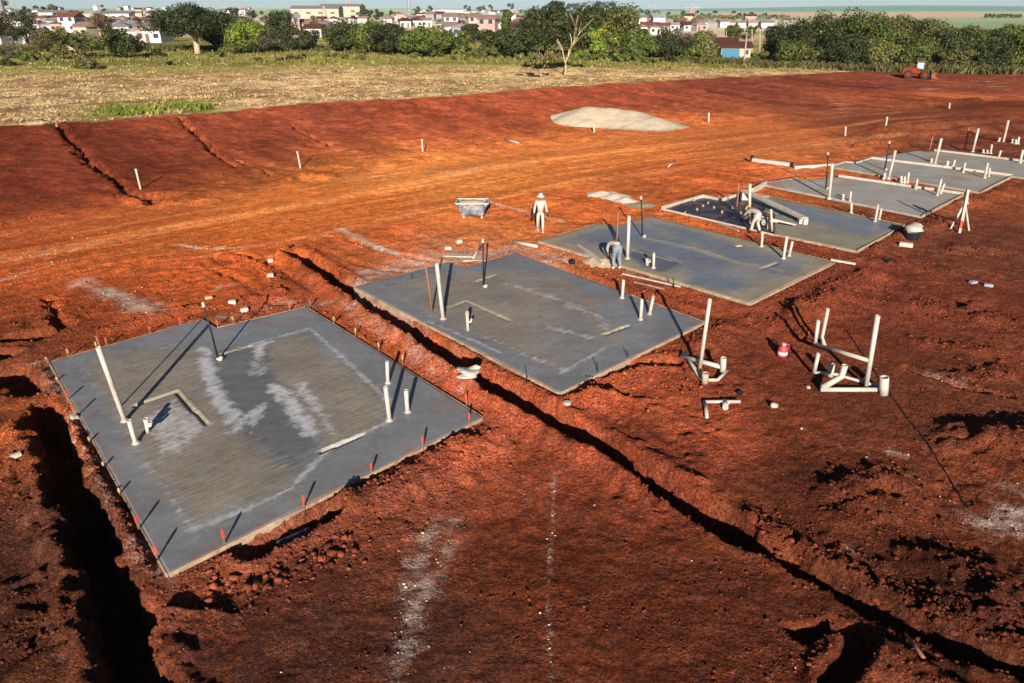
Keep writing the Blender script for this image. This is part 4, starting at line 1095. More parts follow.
for side, pts, cnt in EDG:
    k = {'r': 0, 'y': 0}
    for a, b, c in pts:
        p = P(a, b, SLAB_Z); v = (np.array(p[:2]) - ctr1); v = v / np.linalg.norm(v) * .07
        loc = Vector((p.x + v[0], p.y + v[1], 0))
        loc.z = gz(loc.x, loc.y)
        if c not in proto:
            r0 = empty('marker_stake', loc)
            MB().box((0, 0, .06), (.03, .03, .36)).build('post', GREYST, r0)
            mb_ = MB().box((0, 0, .29), (.042, .042, .13)).add([(-.02, -.02, .36), (.02, -.02, .36), (.02, .02, .36), (-.02, .02, .36), (0, 0, .39)], [(0, 1, 4), (1, 2, 4), (2, 3, 4), (3, 0, 4)])
            mb_.build('painted_tip', REDTIP if c == 'r' else YELTIP, r0)
            proto[c] = r0; o = r0
        else: o = copy_tree(proto[c])
        sc_ = random.uniform(.5, .7) if (side == 'left' and c == 'y') else random.uniform(.82, 1.1) if side != 'back' else random.uniform(.7, .9)
        o.location = loc; o.rotation_euler = (random.uniform(-.08, .08), random.uniform(-.08, .08), random.uniform(0, 1)); o.scale = (1, 1, sc_)
        cw = 'orange red' if c == 'r' else 'pale yellow'
        tag(o, f'{ordn[k[c]]} {cw} tipped stake on nearest slab\'s {side} edge, {cnt}', 'marker stake', 'painted stakes round the nearest slab'); k[c] += 1
# ------------------------------------------------------------------ loose pipework on the ground
def Gz(px, py, up): return G(px, py, up)
def assembly(name, parts, label, cat, group=None, anchor=None):
    root = empty(name, anchor)
    for nm, pts, r, hol in parts:
        child(MB().tube(pts, r, 10, hollow=hol), nm, PVC, root, True)
    return tag(root, label, cat, group)
# A: frame with one tall riser, right of the second slab
def lift(base, px, py):
    return top_at(base, px, py)
b0 = G(699, 374, .05); t0 = lift(b0, 710, 299)
aL = G(681, 361, .0); aL1 = lift(aL, 681.5, 356); aR = G(722, 379, 0); aR1 = lift(aR, 723, 367.5); aRt = lift(aR, 723.5, 357.5)
nF = G(704.5, 385, .06); nFt = lift(nF, 705.5, 373)
assembly('plumbing_rig', [('riser', [b0, t0], .055, .85), ('cross_pipe', [aL1, aR1], .065, 0), ('elbow', [aR1 + Vector((0, 0, -.12)), aR1, aRt], .085, .8),
    ('skid_pipe', [G(683, 359, .07), G(703, 383, .07)], .055, 0), ('tee_socket', [nF - Vector((0, 0, .02)), nFt], .095, .8), ('branch_pipe', [G(706, 382, .07), G(717, 381.5, .07), lift(G(727, 376, .02), 727, 370.5)], .05, .8)],
    'white pipe frame with one tall riser on soil right of the second slab', 'plumbing rig', 'prefabricated plumbing rigs', b0)
# B: the big frame
b0 = G(865.6, 388, .05); t0 = lift(b0, 877.8, 315.5)
k1 = lift(b0, 868.5, 360.5)
l1 = G(815, 357, 0); l1m = lift(l1, 815, 344); l1t = lift(l1, 818.5, 320.5)
l2 = G(823, 350, 0); l2m = lift(l2, 822, 337.5); l2t = lift(l2, 828, 308.5)
jn = l1m.lerp(k1, .2)
bl = G(820, 392, .07); br = G(883, 391.5, .07); brt = lift(G(883.5, 394, .05), 884.5, 377)
f1 = G(813.5, 375, .07); f2 = G(836, 376.5, .07); f3 = G(861, 383.5, .07); f4 = G(878, 388, .07)
assembly('plumbing_rig', [('riser', [b0, t0], .065, .85), ('cross_pipe', [l1m, k1], .055, 0), ('standpipe', [l1m, l1t], .055, .85), ('standpipe', [jn, l2m, l2t], .055, .85),
    ('base_pipe', [bl, br], .065, 0), ('end_tee', [G(883.5, 394, .0), brt], .12, .8), ('slanted_pipe', [bl + Vector((.03, 0, .05)), lift(G(842, 390, .02), 841.5, 376.5), lift(G(842, 390, .02), 845, 365)], .085, .8),
    ('back_pipe', [f1, f2, f3, f4], .045, 0), ('standpipe', [f1, lift(f1, 818.5, 353.5)], .055, .85), ('socket', [lift(f2, 830, 377), lift(f2, 832, 364)], .085, .8), ('prop', [k1.lerp(b0, .6), f3], .03, 0)],
    'large white pipe frame with several risers standing on dark soil', 'plumbing rig', 'prefabricated plumbing rigs', b0)
c0 = G(704.5, 403.5, .06); c1 = G(740, 404, .06); c2 = G(707, 418, .06); t1 = G(725, 404, .06)
assembly('pipe_elbow_piece', [('long_pipe', [c1, c0], .045, .8), ('short_pipe', [c0, c2], .045, .8), ('tee', [t1 + Vector((0, .05, .0)), G(725, 411, .1)], .075, .8), ('coupling', [t1 + Vector((-.1, 0, 0)), t1 + Vector((.1, 0, 0))], .07, 0)],
    'short white L shaped pipe piece with tee lying on the soil', 'pipe piece', None, c0)
# C: frame beside the worker in the form
q0 = P(772, 231, .12); q0t = lift(q0, 771, 209.5); q1 = P(767.5, 229, .12); q1t = lift(q1, 770, 213)
assembly('plumbing_rig', [('riser', [q0, q0t], .06, .85), ('standpipe', [q1, q1t], .05, .85), ('cross_pipe', [P(756, 219, .45), P(778, 222, .45)], .04, 0), ('cross_pipe', [P(758, 216, .6), P(796, 225, .3)], .045, 0), ('elbow', [P(763, 225, .2), P(763.5, 222.5, .42)], .09, .8)],
    'small white pipe frame in the form right of the worker in the yellow hat', 'plumbing rig', 'prefabricated plumbing rigs', q0)
def hoop(pts, r, label, anchor):
    o = MB().tube(pts, r, 8).build('bent_pipe', PVC, None, anchor, True); return tag(o, label, 'bent pipe')
h = P(744, 224, .1)
hoop([P(741.5, 219, .12), lift(P(741.5, 219, .12), 743, 212.5), lift(P(743, 219, .12), 746, 211), lift(P(746, 221, .1), 748, 214), P(748, 221.5, .1)], .06, 'pale bent pipe hoop just left of the worker in the yellow hat', h)
# pipes lying flat
def lying(a, b, r, label, mat=PVC, name='loose_pipe', cat='pipe', hollow=.8):
    A_ = G(*a); B_ = G(*b); A_.z += r; B_.z += r
    o = MB().tube([A_, B_], r, 10, hollow=hollow).build(name, mat, None, A_, True)
    return tag(o, label, cat, 'loose pipes and boards lying on the soil')
lying((513, 243), (537, 249.5), .07, 'white pipe lying on orange soil between the walker and the second slab')
lying((473, 259.5), (481, 247.5), .05, 'short white pipe lying beyond the notch of the second slab')
lying((668, 167.5), (675, 161.5), .05, 'thin pale stick lying alone on the orange road')
lying((505, 141), (519, 144), .06, 'pale pipe lying at the bank foot under the sand heap', hollow=0)
lying((-6, 380), (12, 381.5), .025, 'thin pale stick lying at the left frame edge by the trench', hollow=0)
lying((905, 636), (920, 668), .03, 'dark rusty rod lying across the trench at lower right', mat=BROWNP, hollow=0)
def plank(a, b, w, h, label, mat=PALEBOARD, up=0.0, name='loose_board', cat='board'):
    A_ = G(*a, up + h / 2); B_ = G(*b, up + h / 2)
    o = MB().bar(A_, B_, w, h).build(name, mat, None, A_)
    return tag(o, label, cat, 'loose pipes and boards lying on the soil')
plank((444, 255.5), (472, 256.5), .3, .05, 'pale plank lying beyond the back edge of the second slab')
plank((463, 262), (486, 263), .14, .05, 'narrow pale plank at the notch of the second slab')
plank((578, 249), (601, 265), .1, .05, 'pale plank lying along the near edge of the third slab, left of the worker', up=.1)
plank((586, 257), (602, 268), .12, .06, 'second pale plank under the bending worker, at the third slab edge', up=.08)
plank((622, 277), (680, 291), .07, .05, 'long pale batten in the gap between the second and third slabs', up=.06)
plank((634, 284), (664, 292), .06, .05, 'dark stained batten beside the long one between second and third slabs', WOOD, up=.06)
plank((830, 263.5), (855, 266.5), .12, .07, 'pale offcut lying at the right corner of the third slab', up=.05)
plank((718, 224), (738, 234), .08, .04, 'short pale batten on the soil in front of the plastic sheet', up=.05)
# white gutter length with dark end caps
A_ = G(752, 163, .14); B_ = G(790, 167.5, .14)
rt = empty('gutter_length', A_)
child(MB().bar(A_, B_, .26, .22), 'trough', PALEBOARD, rt)
dv = (B_ - A_).normalized()
child(MB().bar(A_ - dv * .12 + Vector((0, 0, .06)), A_ - dv * .005 + Vector((0, 0, .06)), .34, .42), 'end_cap', BLACKP, rt)
child(MB().bar(B_ + dv * .005, B_ + dv * .12, .32, .3), 'end_cap', BLACKP, rt)
tag(rt, 'long white gutter length with dark end caps lying on red soil', 'gutter')
lone_board(np.array(G(794, 169.5)[:2]), np.array(P(833, 166, .1)[:2]), .16, .24, .14, 'white board on soil between the gutter and the dry slabs', group='boards beside the dry slabs')
# big screed beam resting over the half poured slab
a = P(744, 190.5, .62); b = P(805, 218.5, .42)
bt = empty('screed_beam', (a + b) / 2)
child(MB().bar(a, b, .36, .10), 'top_flange', PALEBOARD, bt)
child(MB().bar(a - Vector((0, 0, .07)), b - Vector((0, 0, .07)), .1, .055), 'web', PALEBOARD, bt)
dd = (b - a).normalized()
for t, hh in ((.03, .4), (.97, .24)):
    c = a.lerp(b, t); child(MB().box((c.x, c.y, SLAB_Z + (c.z - .06 - SLAB_Z) / 2), (.4, .3, c.z - .06 - SLAB_Z)), 'trestle_block', PALEBOARD, bt)
child(MB().bar(b + Vector((-.1, .0, -.12)), b + Vector((.1, .0, -.12)), .34, .26), 'end_block', PALEBOARD, bt)
tag(bt, 'long pale screed beam resting across the half poured slab on blocks', 'screed beam')
c = P(760, 186.5, .1)
tag(MB().bar(P(752, 191, .3), P(766, 183.5, .25), .1, .3).build('form_board', PALEBOARD, None, P(760, 187, .2)), 'short white form board standing beyond the upper end of the screed beam', 'form board', 'boards of the unpoured form')
tag(MB().bar(P(757, 196, .16), P(769, 196.5, .16), .35, .05).build('loose_board', PALEBOARD, None, P(763, 196.5, .16)), 'pale board lying behind the screed beam near its upper end', 'board', 'boards of the unpoured form')

# ------------------------------------------------------------------ sand heap
def heap(pxs, hts, wid, name, mat, label, cat, seed):
    pts = [G(a, b) for a, b in pxs]
    x0 = min(q.x for q in pts) - wid; x1 = max(q.x for q in pts) + wid; y0 = min(q.y for q in pts) - wid; y1 = max(q.y for q in pts) + wid
    st = wid / 16; gx, gy = np.meshgrid(np.arange(x0, x1, st), np.arange(y0, y1, st))
    z = np.full(gx.shape, -9.0); z[:] = -3.0 * max(a_ for a_, _ in hts)
    jit = 1 + .3 * (fbm(gx / 1.6, gy / 1.6, seed, 4, .5) - .5)
    for q, (h_, w_) in zip(pts, hts):
        d = np.hypot(gx - q.x, gy - q.y) * jit / w_
        kk_ = 6.5 / max(a_ for a_, _ in hts); z = np.logaddexp(z * kk_, h_ * (1.1 - np.sqrt(d * d + .03)) * kk_) / kk_
    z = np.where(z > 0, z, z * .3) + .10 * (fbm(gx / .5, gy / .5, seed + 3, 4, .6) - .5)
    gzv = H(gx.ravel(), gy.ravel(), False).reshape(gx.shape); keep = z > -.05
    idx = -np.ones(gx.shape, int); mb = MB()
    for i, j in zip(*np.where(keep)): idx[i, j] = len(mb.v); mb.v.append((gx[i, j], gy[i, j], gzv[i, j] + z[i, j]))
    for i in range(gx.shape[0] - 1):
        for j in range(gx.shape[1] - 1):
            q = (idx[i, j], idx[i, j + 1], idx[i + 1, j + 1], idx[i + 1, j])
            if min(q) >= 0: mb.f.append(q); mb.m.append(0)
    o = mb.build(name, mat, None, pts[len(pts) // 2], True)
    return tag(o, label, cat)
SAND = simple('pale_sand', lin_t(204, 184, 154), .95, .16, 2.5, .06, spec=.05)
heap([(590, 121), (610, 122), (632, 124), (654, 126.5)], [(1.35, 3.4), (1.3, 3.4), (1.25, 3.4), (.8, 2.6)], 3.6, 'sand_heap', SAND, 'pale two humped sand heap beside the road below the stubble field', 'sand heap', 601)
MORT = simple('spilled_mortar', lin_t(196, 164, 132), .95, .2, 3, .03)
heap([(603, 195), (616, 197.5), (626, 201)], [(.24, .8), (.24, .8), (.18, .6)], .9, 'mortar_spill', simple('pale_mortar', lin_t(222, 200, 174), .95, .12, 3, .03), 'flat pale mortar spill on orange soil beyond the third slab', 'mortar spill', 611)
heap([(640, 205), (648, 205.5)], [(.1, .55), (.08, .5)], .7, 'mortar_spill', simple('grey_mortar', lin_t(168, 146, 122), .95, .2, 3, .03), 'greyish mortar spill between the third slab and the plastic sheet', 'mortar spill', 613)
heap([(596, 262), (604, 265), (610, 267)], [(.26, .6), (.28, .65), (.2, .5)], .8, 'mortar_heap', MORT, 'pale mortar heap at the feet of the bending worker', 'mortar heap', 617)

# ------------------------------------------------------------------ mortar trough
def trough_mat():
    m, nt, b = new_mat('lime_smeared_blue_paint'); N, L = nt.nodes.new, nt.links.new
    geo = N('ShaderNodeNewGeometry'); nz = N('ShaderNodeTexNoise'); nz.inputs['Scale'].default_value = 3.2; nz.inputs['Detail'].default_value = 7; nz.inputs['Roughness'].default_value = .7; L(geo.outputs['Position'], nz.inputs['Vector'])
    cr = N('ShaderNodeValToRGB'); e = cr.color_ramp.elements; e[0].position = .44; e[0].color = (*lin_t(64, 80, 98), 1); e[1].position = .6; e[1].color = (*lin_t(164, 158, 152), 1); L(nz.outputs['Fac'], cr.inputs[0]); L(cr.outputs[0], b.inputs['Base Color']); b.inputs['Roughness'].default_value = .6
    return m
c = G(472.5, 219.5); W = 1.55; hb = .16; ht = .8
tr = empty('mortar_trough', c)
mb = MB(); ring = lambda w, d, z: [Vector((c.x + sx * w / 2, c.y + .45 + sy * d / 2, c.z + z)) for sx, sy in ((-1, -1), (1, -1), (1, 1), (-1, 1))]
rs = [ring(1.05, .55, hb), ring(1.52, .95, ht), ring(1.42, .85, ht), ring(1.1, .6, ht - .2)]
vs = [q for r_ in rs for q in r_]; fs = [(3, 2, 1, 0)]
for i in range(3):
    for k in range(4): fs.append((i * 4 + k, i * 4 + (k + 1) % 4, i * 4 + 4 + (k + 1) % 4, i * 4 + 4 + k))
fs.append((12, 13, 14, 15)); mb.add(vs, fs); child(mb, 'body', trough_mat(), tr)
rm = MB(); q = ring(1.58, 1.0, ht + .01)
for k in range(4): rm.bar(q[k], q[(k + 1) % 4], .06, .06)
child(rm, 'rim', PVC, tr)
child(MB().lump(c + Vector((0, .45, ht - .06)), (.7, .42, .12), 5, .06), 'mortar_fill', MORT, tr, True)
for sx, sy in ((-1, -1), (1, -1), (1, 1), (-1, 1)):
    p = c + Vector((sx * .45, .45 + sy * .2, 0)); child(MB().box(p + Vector((0, 0, .06)), (.08, .08, .3)), 'leg', PVC, tr)
tag(tr, 'white and blue mortar trough full of pale mortar on the road edge', 'mortar trough')

# ------------------------------------------------------------------ small things
REDP = simple('pink_plastic', lin_t(196, 62, 78), .4, .1, 4, spec=.5)
c = G(782, 356)
jg = empty('plastic_jug', c)
mb = MB().lathe((c.x, c.y, c.z), [(.12, 0), (.14, .03), (.14, .24), (.12, .30), (.06, .36), (.05, .39)], 14); child(mb, 'body', REDP, jg, True)
child(MB().lathe((c.x, c.y, c.z + .37), [(.06, 0), (.07, .06), (.05, .065)], 12), 'cap', PVC, jg)
child(MB().tube([c + Vector((.05, 0, .37)), c + Vector((.14, 0, .39)), c + Vector((.17, 0, .31)), c + Vector((.138, 0, .22))], .018, 8), 'handle', REDP, jg, True)
child(MB().lathe((c.x, c.y, c.z + .08), [(.143, 0), (.143, .1)], 14), 'label_band', simple('pale_label', lin_t(244, 196, 190), .6), jg)
tag(jg, 'bright pink plastic jug standing alone on the dark red soil', 'jug')
c = G(772, 408); cu = MB().tube([c + Vector((-.03, 0, .09)), c + Vector((.13, 0, .07))], [.085, .06], 12, hollow=.85).build('plastic_cup', PVC, None, c, True); tag(cu, 'small white cup lying on dark soil below the pink jug', 'cup')
c = G(740, 394); cu = MB().lump(c + Vector((0, 0, .05)), (.1, .08, .07), 8, .3).build('rubble_lump', BLACKP, None, c); tag(cu, 'small black lump on soil right of the pipe frame', 'lump')
c = G(567, 409); o = MB().lathe((c.x, c.y, c.z), [(.09, 0), (.1, .02), (.1, .07), (.05, .08)], 12).build('round_cap', PVC, None, c); tag(o, 'small round white cap on soil below the near corner of the second slab', 'pipe cap')
# crumpled sack
SACK = simple('white_woven_sack', lin_t(186, 174, 160), .8, .15, 6, .03, dirt=lin_t(190, 150, 126))
c = G(468, 392); sk = MB().lump(c + Vector((0, 0, .06)), (.30, .26, .11), 4, .3, 3).build('crumpled_sack', SACK, None, c); child(MB().lump(c + Vector((.18, .16, .12)), (.16, .13, .1), 14, .3, 2), 'sack_mouth', SACK, sk); tag(sk, 'crumpled white sack by the trench beyond the nearest slab right corner', 'sack')
# blocks
BLK = simple('pale_block', lin_t(190, 174, 156), .9, .2, 8, .006)
def block(px, py, size, rz, label, mat=BLK, name='building_block', cat='block', tilt=0.0):
    c = G(px, py); R = Matrix.Rotation(rz, 3, 'Z') @ Matrix.Rotation(tilt, 3, 'X')
    sx, sy, sz = size
    bm = bmesh.new(); bmesh.ops.create_cube(bm, size=1); bmesh.ops.scale(bm, vec=size, verts=bm.verts); bmesh.ops.bevel(bm, geom=list(bm.edges), offset=min(size) * .12, segments=2, affect='EDGES')
    mb = MB(); bm.verts.index_update()
    r_ = random.Random(int(px * 7)); mb.add([R @ q.co + c + Vector((r_.uniform(-.006, .006), r_.uniform(-.006, .006), sz * .42 + r_.uniform(-.006, .006))) for q in bm.verts], [tuple(q.index for q in f.verts) for f in bm.faces]); bm.free()
    return tag(mb.build(name, mat, None, c), label, cat, 'pale blocks and lumps on the soil')
block(20, 467, (.22, .12, .12), .7, 'white block on the left bank of the dark trench')
block(76, 423, (.2, .13, .12), -.6, 'white block resting against the left edge of the nearest slab')
block(233, 306, (.26, .14, .14), .1, 'left white block of two behind the notch of the nearest slab')
block(244.5, 311, (.26, .16, .13), .6, 'right white block of two behind the notch of the nearest slab')
block(209, 299, (.24, .14, .1), .3, 'cream block on orange soil behind the nearest slab conduit', simple('cream_block', lin_t(190, 150, 110), .9, .2, 8))
block(459, 243, (.26, .2, .18), .5, 'pale lump on soil beyond the left end of the second slab')
block(448, 249, (.3, .24, .14), .2, 'flat pale block by the plank behind the second slab')
block(738, 249.5, (.3, .18, .14), .3, 'pale block on soil between third slab and half poured slab')
block(905.5, 247, (.55, .25, .18), -.5, 'pale slab offcut on soil in front of the white bucket')
block(271, 262, (.22, .14, .16), .2, 'pale lump standing in the row of chalky stones, upper one')
block(271, 280, (.22, .16, .18), .7, 'pale lump standing in the row of chalky stones, lower one')
block(888, 265, (.3, .2, .12), .3, 'dark scrap lump on the churned soil below the white bucket', BLACKP, 'rubble_lump', 'lump')
block(973, 283, (.3, .16, .1), .3, 'left one of two shiny scraps on churned soil at right', simple('shiny_scrap', lin_t(150, 150, 160), .3, .4, 9), 'scrap', 'scrap')
block(988, 286.5, (.3, .16, .1), -.4, 'right one of two shiny scraps on churned soil at right', bpy.data.materials['shiny_scrap'], 'scrap', 'scrap')
block(572, 264, (.22, .2, .2), .4, 'dark bucket like lump left of the bending worker', BLACKP, 'rubble_lump', 'lump')
block(808, 388, (.1, .08, .06), .2, 'tiny pale chip on soil left of the large pipe frame')
# white bag on a black tub
c = G(911, 240); tb = empty('rubble_tub', c)
child(MB().lathe((c.x, c.y, c.z), [(.3, 0), (.38, .36), (.41, .37), (.4, .4)], 16), 'tub', BLACKP, tb)
child(MB().lump(c + Vector((0, 0, .46)), (.42, .38, .22), 6, .25, 2), 'white_bag', SACK, tb, True)
tag(tb, 'black tub heaped with a white bag beside the half poured slab', 'tub')
# survey tripod with a leaning painted staff
c = G(960, 231); hd = lift(c + Vector((.25, .3, 0)), 965, 203)
tp_ = empty('survey_tripod', c)
for a, b in ((950, 230), (969, 230.5), (962.5, 224)):
    child(MB().tube([G(a, b), hd], [.04, .055], 8), 'leg', PVC, tp_)
child(MB().lathe((hd.x, hd.y, hd.z - .03), [(.16, 0), (.17, .06), (.1, .1), (.1, .28), (.05, .3)], 12), 'head', PVC, tp_)
tag(tp_, 'white survey tripod on churned soil at the corner of the nearest dry slab', 'tripod')
b0 = G(959, 232.5); t0 = lift(b0, 968, 189.5)
stf = MB().bar(b0, t0, .11, .11).build('levelling_staff', PVC, None, b0)
child(MB().bar(b0.lerp(t0, .12), b0.lerp(t0, .3), .118, .118), 'red_band', REDTIP, stf)
tag(stf, 'white staff with red band leaning on the survey tripod', 'staff')
# black corrugated drain in the pit before the nearest slab
a = G(277, 541); b = G(309, 527); a.z = b.z = -.12
mb = MB(); n = 26; pts = [a.lerp(b, i / n) for i in range(n + 1)]
mb.tube(pts, [.105 if i % 2 else .092 for i in range(n + 1)], 14, hollow=.85)
dr_ = mb.build('drain_pipe', simple('black_corrugated', lin_t(58, 62, 64), .4, .15, 5, spec=.5), None, a, True); tag(dr_, 'black corrugated drain pipe lying in the pit before the nearest slab', 'drain pipe')

# marker posts on the bank and road
POSTW = simple('bleached_post', lin_t(180, 164, 146), .8, .2, 6)
def post(b, t, w, label):
    B = G(*b); T = top_at(B, *t)
    d = (T - B).normalized()
    o = MB().bar(B - d * .3, T, w, w).build('marker_post', POSTW, None, B)
    child(MB().bar(T - d * .12, T + d * .015, w * 1.15, w * 1.15), 'cap', PVC, o)
    return tag(o, label, 'marker post', 'wooden marker posts on the open ground')
post((140.8, 189), (136, 169), .1, 'leaning white post at the lower end of the long bank gully')
post((300.7, 168.5), (297.4, 151.5), .1, 'leaning white post at the bank foot beside a small dark pit')
post((422.8, 152.5), (422, 139), .1, 'upright white post at the middle of the bank')
post((594, 132), (594, 123.5), .12, 'short white post in front of the sand heap')
post((708.5, 122), (708.8, 113), .14, 'white post right of the sand heap')
post((845, 136), (845.5, 127), .12, 'upright white post on the road end at right')
post((885, 129), (887, 117), .13, 'leaning white post at the road end at right')
post((949, 108.5), (949.5, 103), .14, 'small pale post on the far churned soil')
post((633, 118.5), (633, 112.5), .09, 'thin pale post half hidden behind the sand heap')
# ------------------------------------------------------------------ people
SKIN = simple('sunned_skin', lin_t(150, 98, 72), .55, .08, 20)
WHITEC = simple('white_work_cloth', lin_t(182, 172, 158), .9, .08, 14, .004)
JEANS = simple('pale_blue_jeans', lin_t(122, 130, 138), .9, .2, 9, .004)
GREYC = simple('grey_work_cloth', lin_t(150, 146, 140), .9, .15, 9)
BOOT = simple('dark_boot', lin_t(44, 38, 36), .6, .1, 10)
PALEBOOT = simple('pale_rubber_boot', lin_t(214, 204, 190), .5, .1, 10)
HAIR = simple('black_hair', lin_t(24, 20, 20), .5, .2, 20)
YELL = simple('yellow_helmet', lin_t(206, 144, 46), .4, .08, 6, spec=.5)
EYE = simple('eye_white', lin_t(230, 226, 220), .3, .0, 5)

def skin_mesh(name, verts, edges, radii, roots, mat, parent, sub=1):
    me = bpy.data.meshes.new(name); me.from_pydata([tuple(v) for v in verts], edges, []); 
    o = bpy.data.objects.new(name, me); COL.objects.link(o)
    md = o.modifiers.new('skin', 'SKIN')
    md.use_smooth_shade = True
    for i, r_ in enumerate(radii):
        sv = me.skin_vertices[0].data[i]; sv.radius = (r_, r_) if not isinstance(r_, tuple) else r_; sv.use_root = i in roots
    sb = o.modifiers.new('sub', 'SUBSURF'); sb.levels = sub; sb.render_levels = sub
    dg = bpy.context.evaluated_depsgraph_get()
    m2 = bpy.data.meshes.new_from_object(o.evaluated_get(dg)); m2.materials.clear(); m2.materials.append(mat)
    o.modifiers.clear(); o.data = m2; bpy.data.meshes.remove(me); m2.name = name
    m2.polygons.foreach_set('use_smooth', [True] * len(m2.polygons))
    o.parent = parent
    return o

def person(loc, rz, J, label, shirt, trousers, boots, hat, glove=None, hair=None):
    """J: joints in metres, figure looking along +y"""
    root = empty('person', loc, rz)
    V, E_, R = [], [], []
    def ch(pts, rs, start=None):
        prev = start
        for p, r_ in zip(pts, rs):
            V.append(Vector(p)); R.append(r_); i = len(V) - 1
            if prev is not None: E_.append((prev, i))
            prev = i
        return prev
    v = {k: Vector(q) for k, q in J.items()}
    pel = ch([v['pelvis']], [.12]); wa = ch([v['waist']], [.11], pel); cs_ = ch([v['chest']], [.135], wa); nk = ch([v['neck']], [.055], cs_)
    up = (v['head'] - v['neck']).normalized()
    hd = ch([v['head'] - up * .04, v['head'] + up * .05, v['head'] + up * .12], [.082, .095, .07], nk)
    f = Vector(J.get('face', (0, 1, 0))).normalized()
    hands = []
    for s_, sd in (('l', -1), ('r', 1)):
        ch([v['sh_' + s_], v['el_' + s_], v['wr_' + s_]], [.055, .042, .028], cs_)
        w = len(V) - 1
        ad = (v['wr_' + s_] - v['el_' + s_]).normalized(); lat = ad.cross(f); lat = lat.normalized() if lat.length > .1 else Vector((sd, 0, 0))
        pm = ch([v['wr_' + s_] + ad * .05], [.03], w)
        for k in range(4):
            o_ = lat * (k - 1.5) * .021; ln = (.075, .085, .08, .062)[k]
            ch([v['wr_' + s_] + ad * .095 + o_, v['wr_' + s_] + ad * (.095 + ln * .5) + o_ + f * .012, v['wr_' + s_] + ad * (.095 + ln) + o_ + f * .03], [.0095, .0085, .007], pm)
        ch([v['wr_' + s_] + ad * .06 + lat * .04 + f * .015, v['wr_' + s_] + ad * .1 + lat * .05 + f * .03], [.011, .008], pm)
        ch([v['hip_' + s_], v['kn_' + s_], v['an_' + s_]], [.085, .058, .04], pel)
        ch([v['an_' + s_] + Vector((f.x, f.y, 0)).normalized() * .09 + Vector((0, 0, -.03)), v['an_' + s_] + Vector((f.x, f.y, 0)).normalized() * .17 + Vector((0, 0, -.045))], [.04, .03], len(V) - 1)
    body = skin_mesh('body', V, E_, R, {0}, SKIN, root)
    # face
    rt = up.cross(f).normalized(); hc = v['head'] + up * .045
    for sd in (-1, 1):
        MB().lathe(hc + f * .084 + rt * .034 * sd + up * .01, [(.012, -.008), (.014, 0), (.008, .008)], 8).build('eye', EYE, root, None)
    MB().add([hc + f * .088 + up * .012, hc + f * .088 + rt * .018 - up * .03, hc + f * .118 - up * .026, hc + f * .088 - rt * .018 - up * .03], [(0, 1, 2), (0, 2, 3), (1, 3, 2)]).build('nose', SKIN, root)
    MB().bar(hc + f * .088 - rt * .026 - up * .055, hc + f * .088 + rt * .026 - up * .055, .012, .012).build('mouth', simple('lips', lin_t(140, 76, 66), .5) if 'lips' not in bpy.data.materials else bpy.data.materials['lips'], root)
    for sd in (-1, 1): MB().lump(hc + rt * .093 * sd, (.014, .02, .032), 2, .1, 1).build('ear', SKIN, root)
    # clothes
    V, E_, R = [], [], []
    pel = ch([v['pelvis'] * 1.05 - v['waist'] * .05], [.175]); wa = ch([v['waist']], [.14], pel); cs_ = ch([v['chest']], [.165], wa); ch([v['neck'] * .6 + v['chest'] * .4], [.085], cs_)
    for s_ in 'lr': ch([v['sh_' + s_], v['el_' + s_], v['wr_' + s_] * .92 + v['el_' + s_] * .08], [.078, .062, .048], cs_)
    skin_mesh('shirt', V, E_, R, {0}, shirt, root)
    V, E_, R = [], [], []
    pel = ch([v['pelvis'] * .55 + v['waist'] * .45], [.145]); p2 = ch([v['pelvis']], [.15], pel)
    for s_ in 'lr': ch([v['hip_' + s_], v['kn_' + s_], v['an_' + s_] + Vector((0, 0, .04))], [.11, .08, .066], p2)
    skin_mesh('trousers', V, E_, R, {0}, trousers, root)
    for s_ in 'lr':
        fl = Vector((f.x, f.y, 0)).normalized() if abs(f.x) + abs(f.y) > .1 else Vector((0, 1, 0))
        V, E_, R = [], [], []
        ch([v['an_' + s_] + Vector((0, 0, .06)), v['an_' + s_] + Vector((0, 0, -.03)), v['an_' + s_] + fl * .1 + Vector((0, 0, -.045)), v['an_' + s_] + fl * .19 + Vector((0, 0, -.05))], [.06, .055, .048, .036])
        skin_mesh('boot', V, E_, R, {0}, boots, root)
        if glove is not None:
            V, E_, R = [], [], []
            ad = (v['wr_' + s_] - v['el_' + s_]).normalized()
            lat = ad.cross(f); lat = lat.normalized() if lat.length > .1 else Vector((1, 0, 0))
            a0 = ch([v['wr_' + s_] - ad * .03, v['wr_' + s_] + ad * .03, v['wr_' + s_] + ad * .07], [.036, .038, .04])
            for k in range(4): ch([v['wr_' + s_] + ad * .105 + lat * (k - 1.5) * .023, v['wr_' + s_] + ad * .18 + lat * (k - 1.5) * .024 + f * .03], [.014, .012], a0)
            ch([v['wr_' + s_] + ad * .07 + lat * .052 + f * .01, v['wr_' + s_] + ad * .11 + lat * .06 + f * .03], [.015, .012], a0)
            skin_mesh('glove', V, E_, R, {0}, glove, root)
    q = up.to_track_quat('Z', 'Y').to_matrix()
    if hat:
        kind, mat = hat; mb = MB()
        prof = [(.2, .0), (.205, .008), (.115, .02), (.112, .07), (.09, .12), (.02, .14)] if kind == 'brim' else [(.135, 0), (.14, .008), (.122, .015), (.118, .06), (.085, .115), (.02, .13)]
        mb.lathe((0, 0, 0), prof, 16)
        mb.v = [tuple(q @ Vector(p) + v['head'] + up * .085) for p in mb.v]
        mb.build('hat' if kind == 'brim' else 'helmet', mat, root, smooth=True)
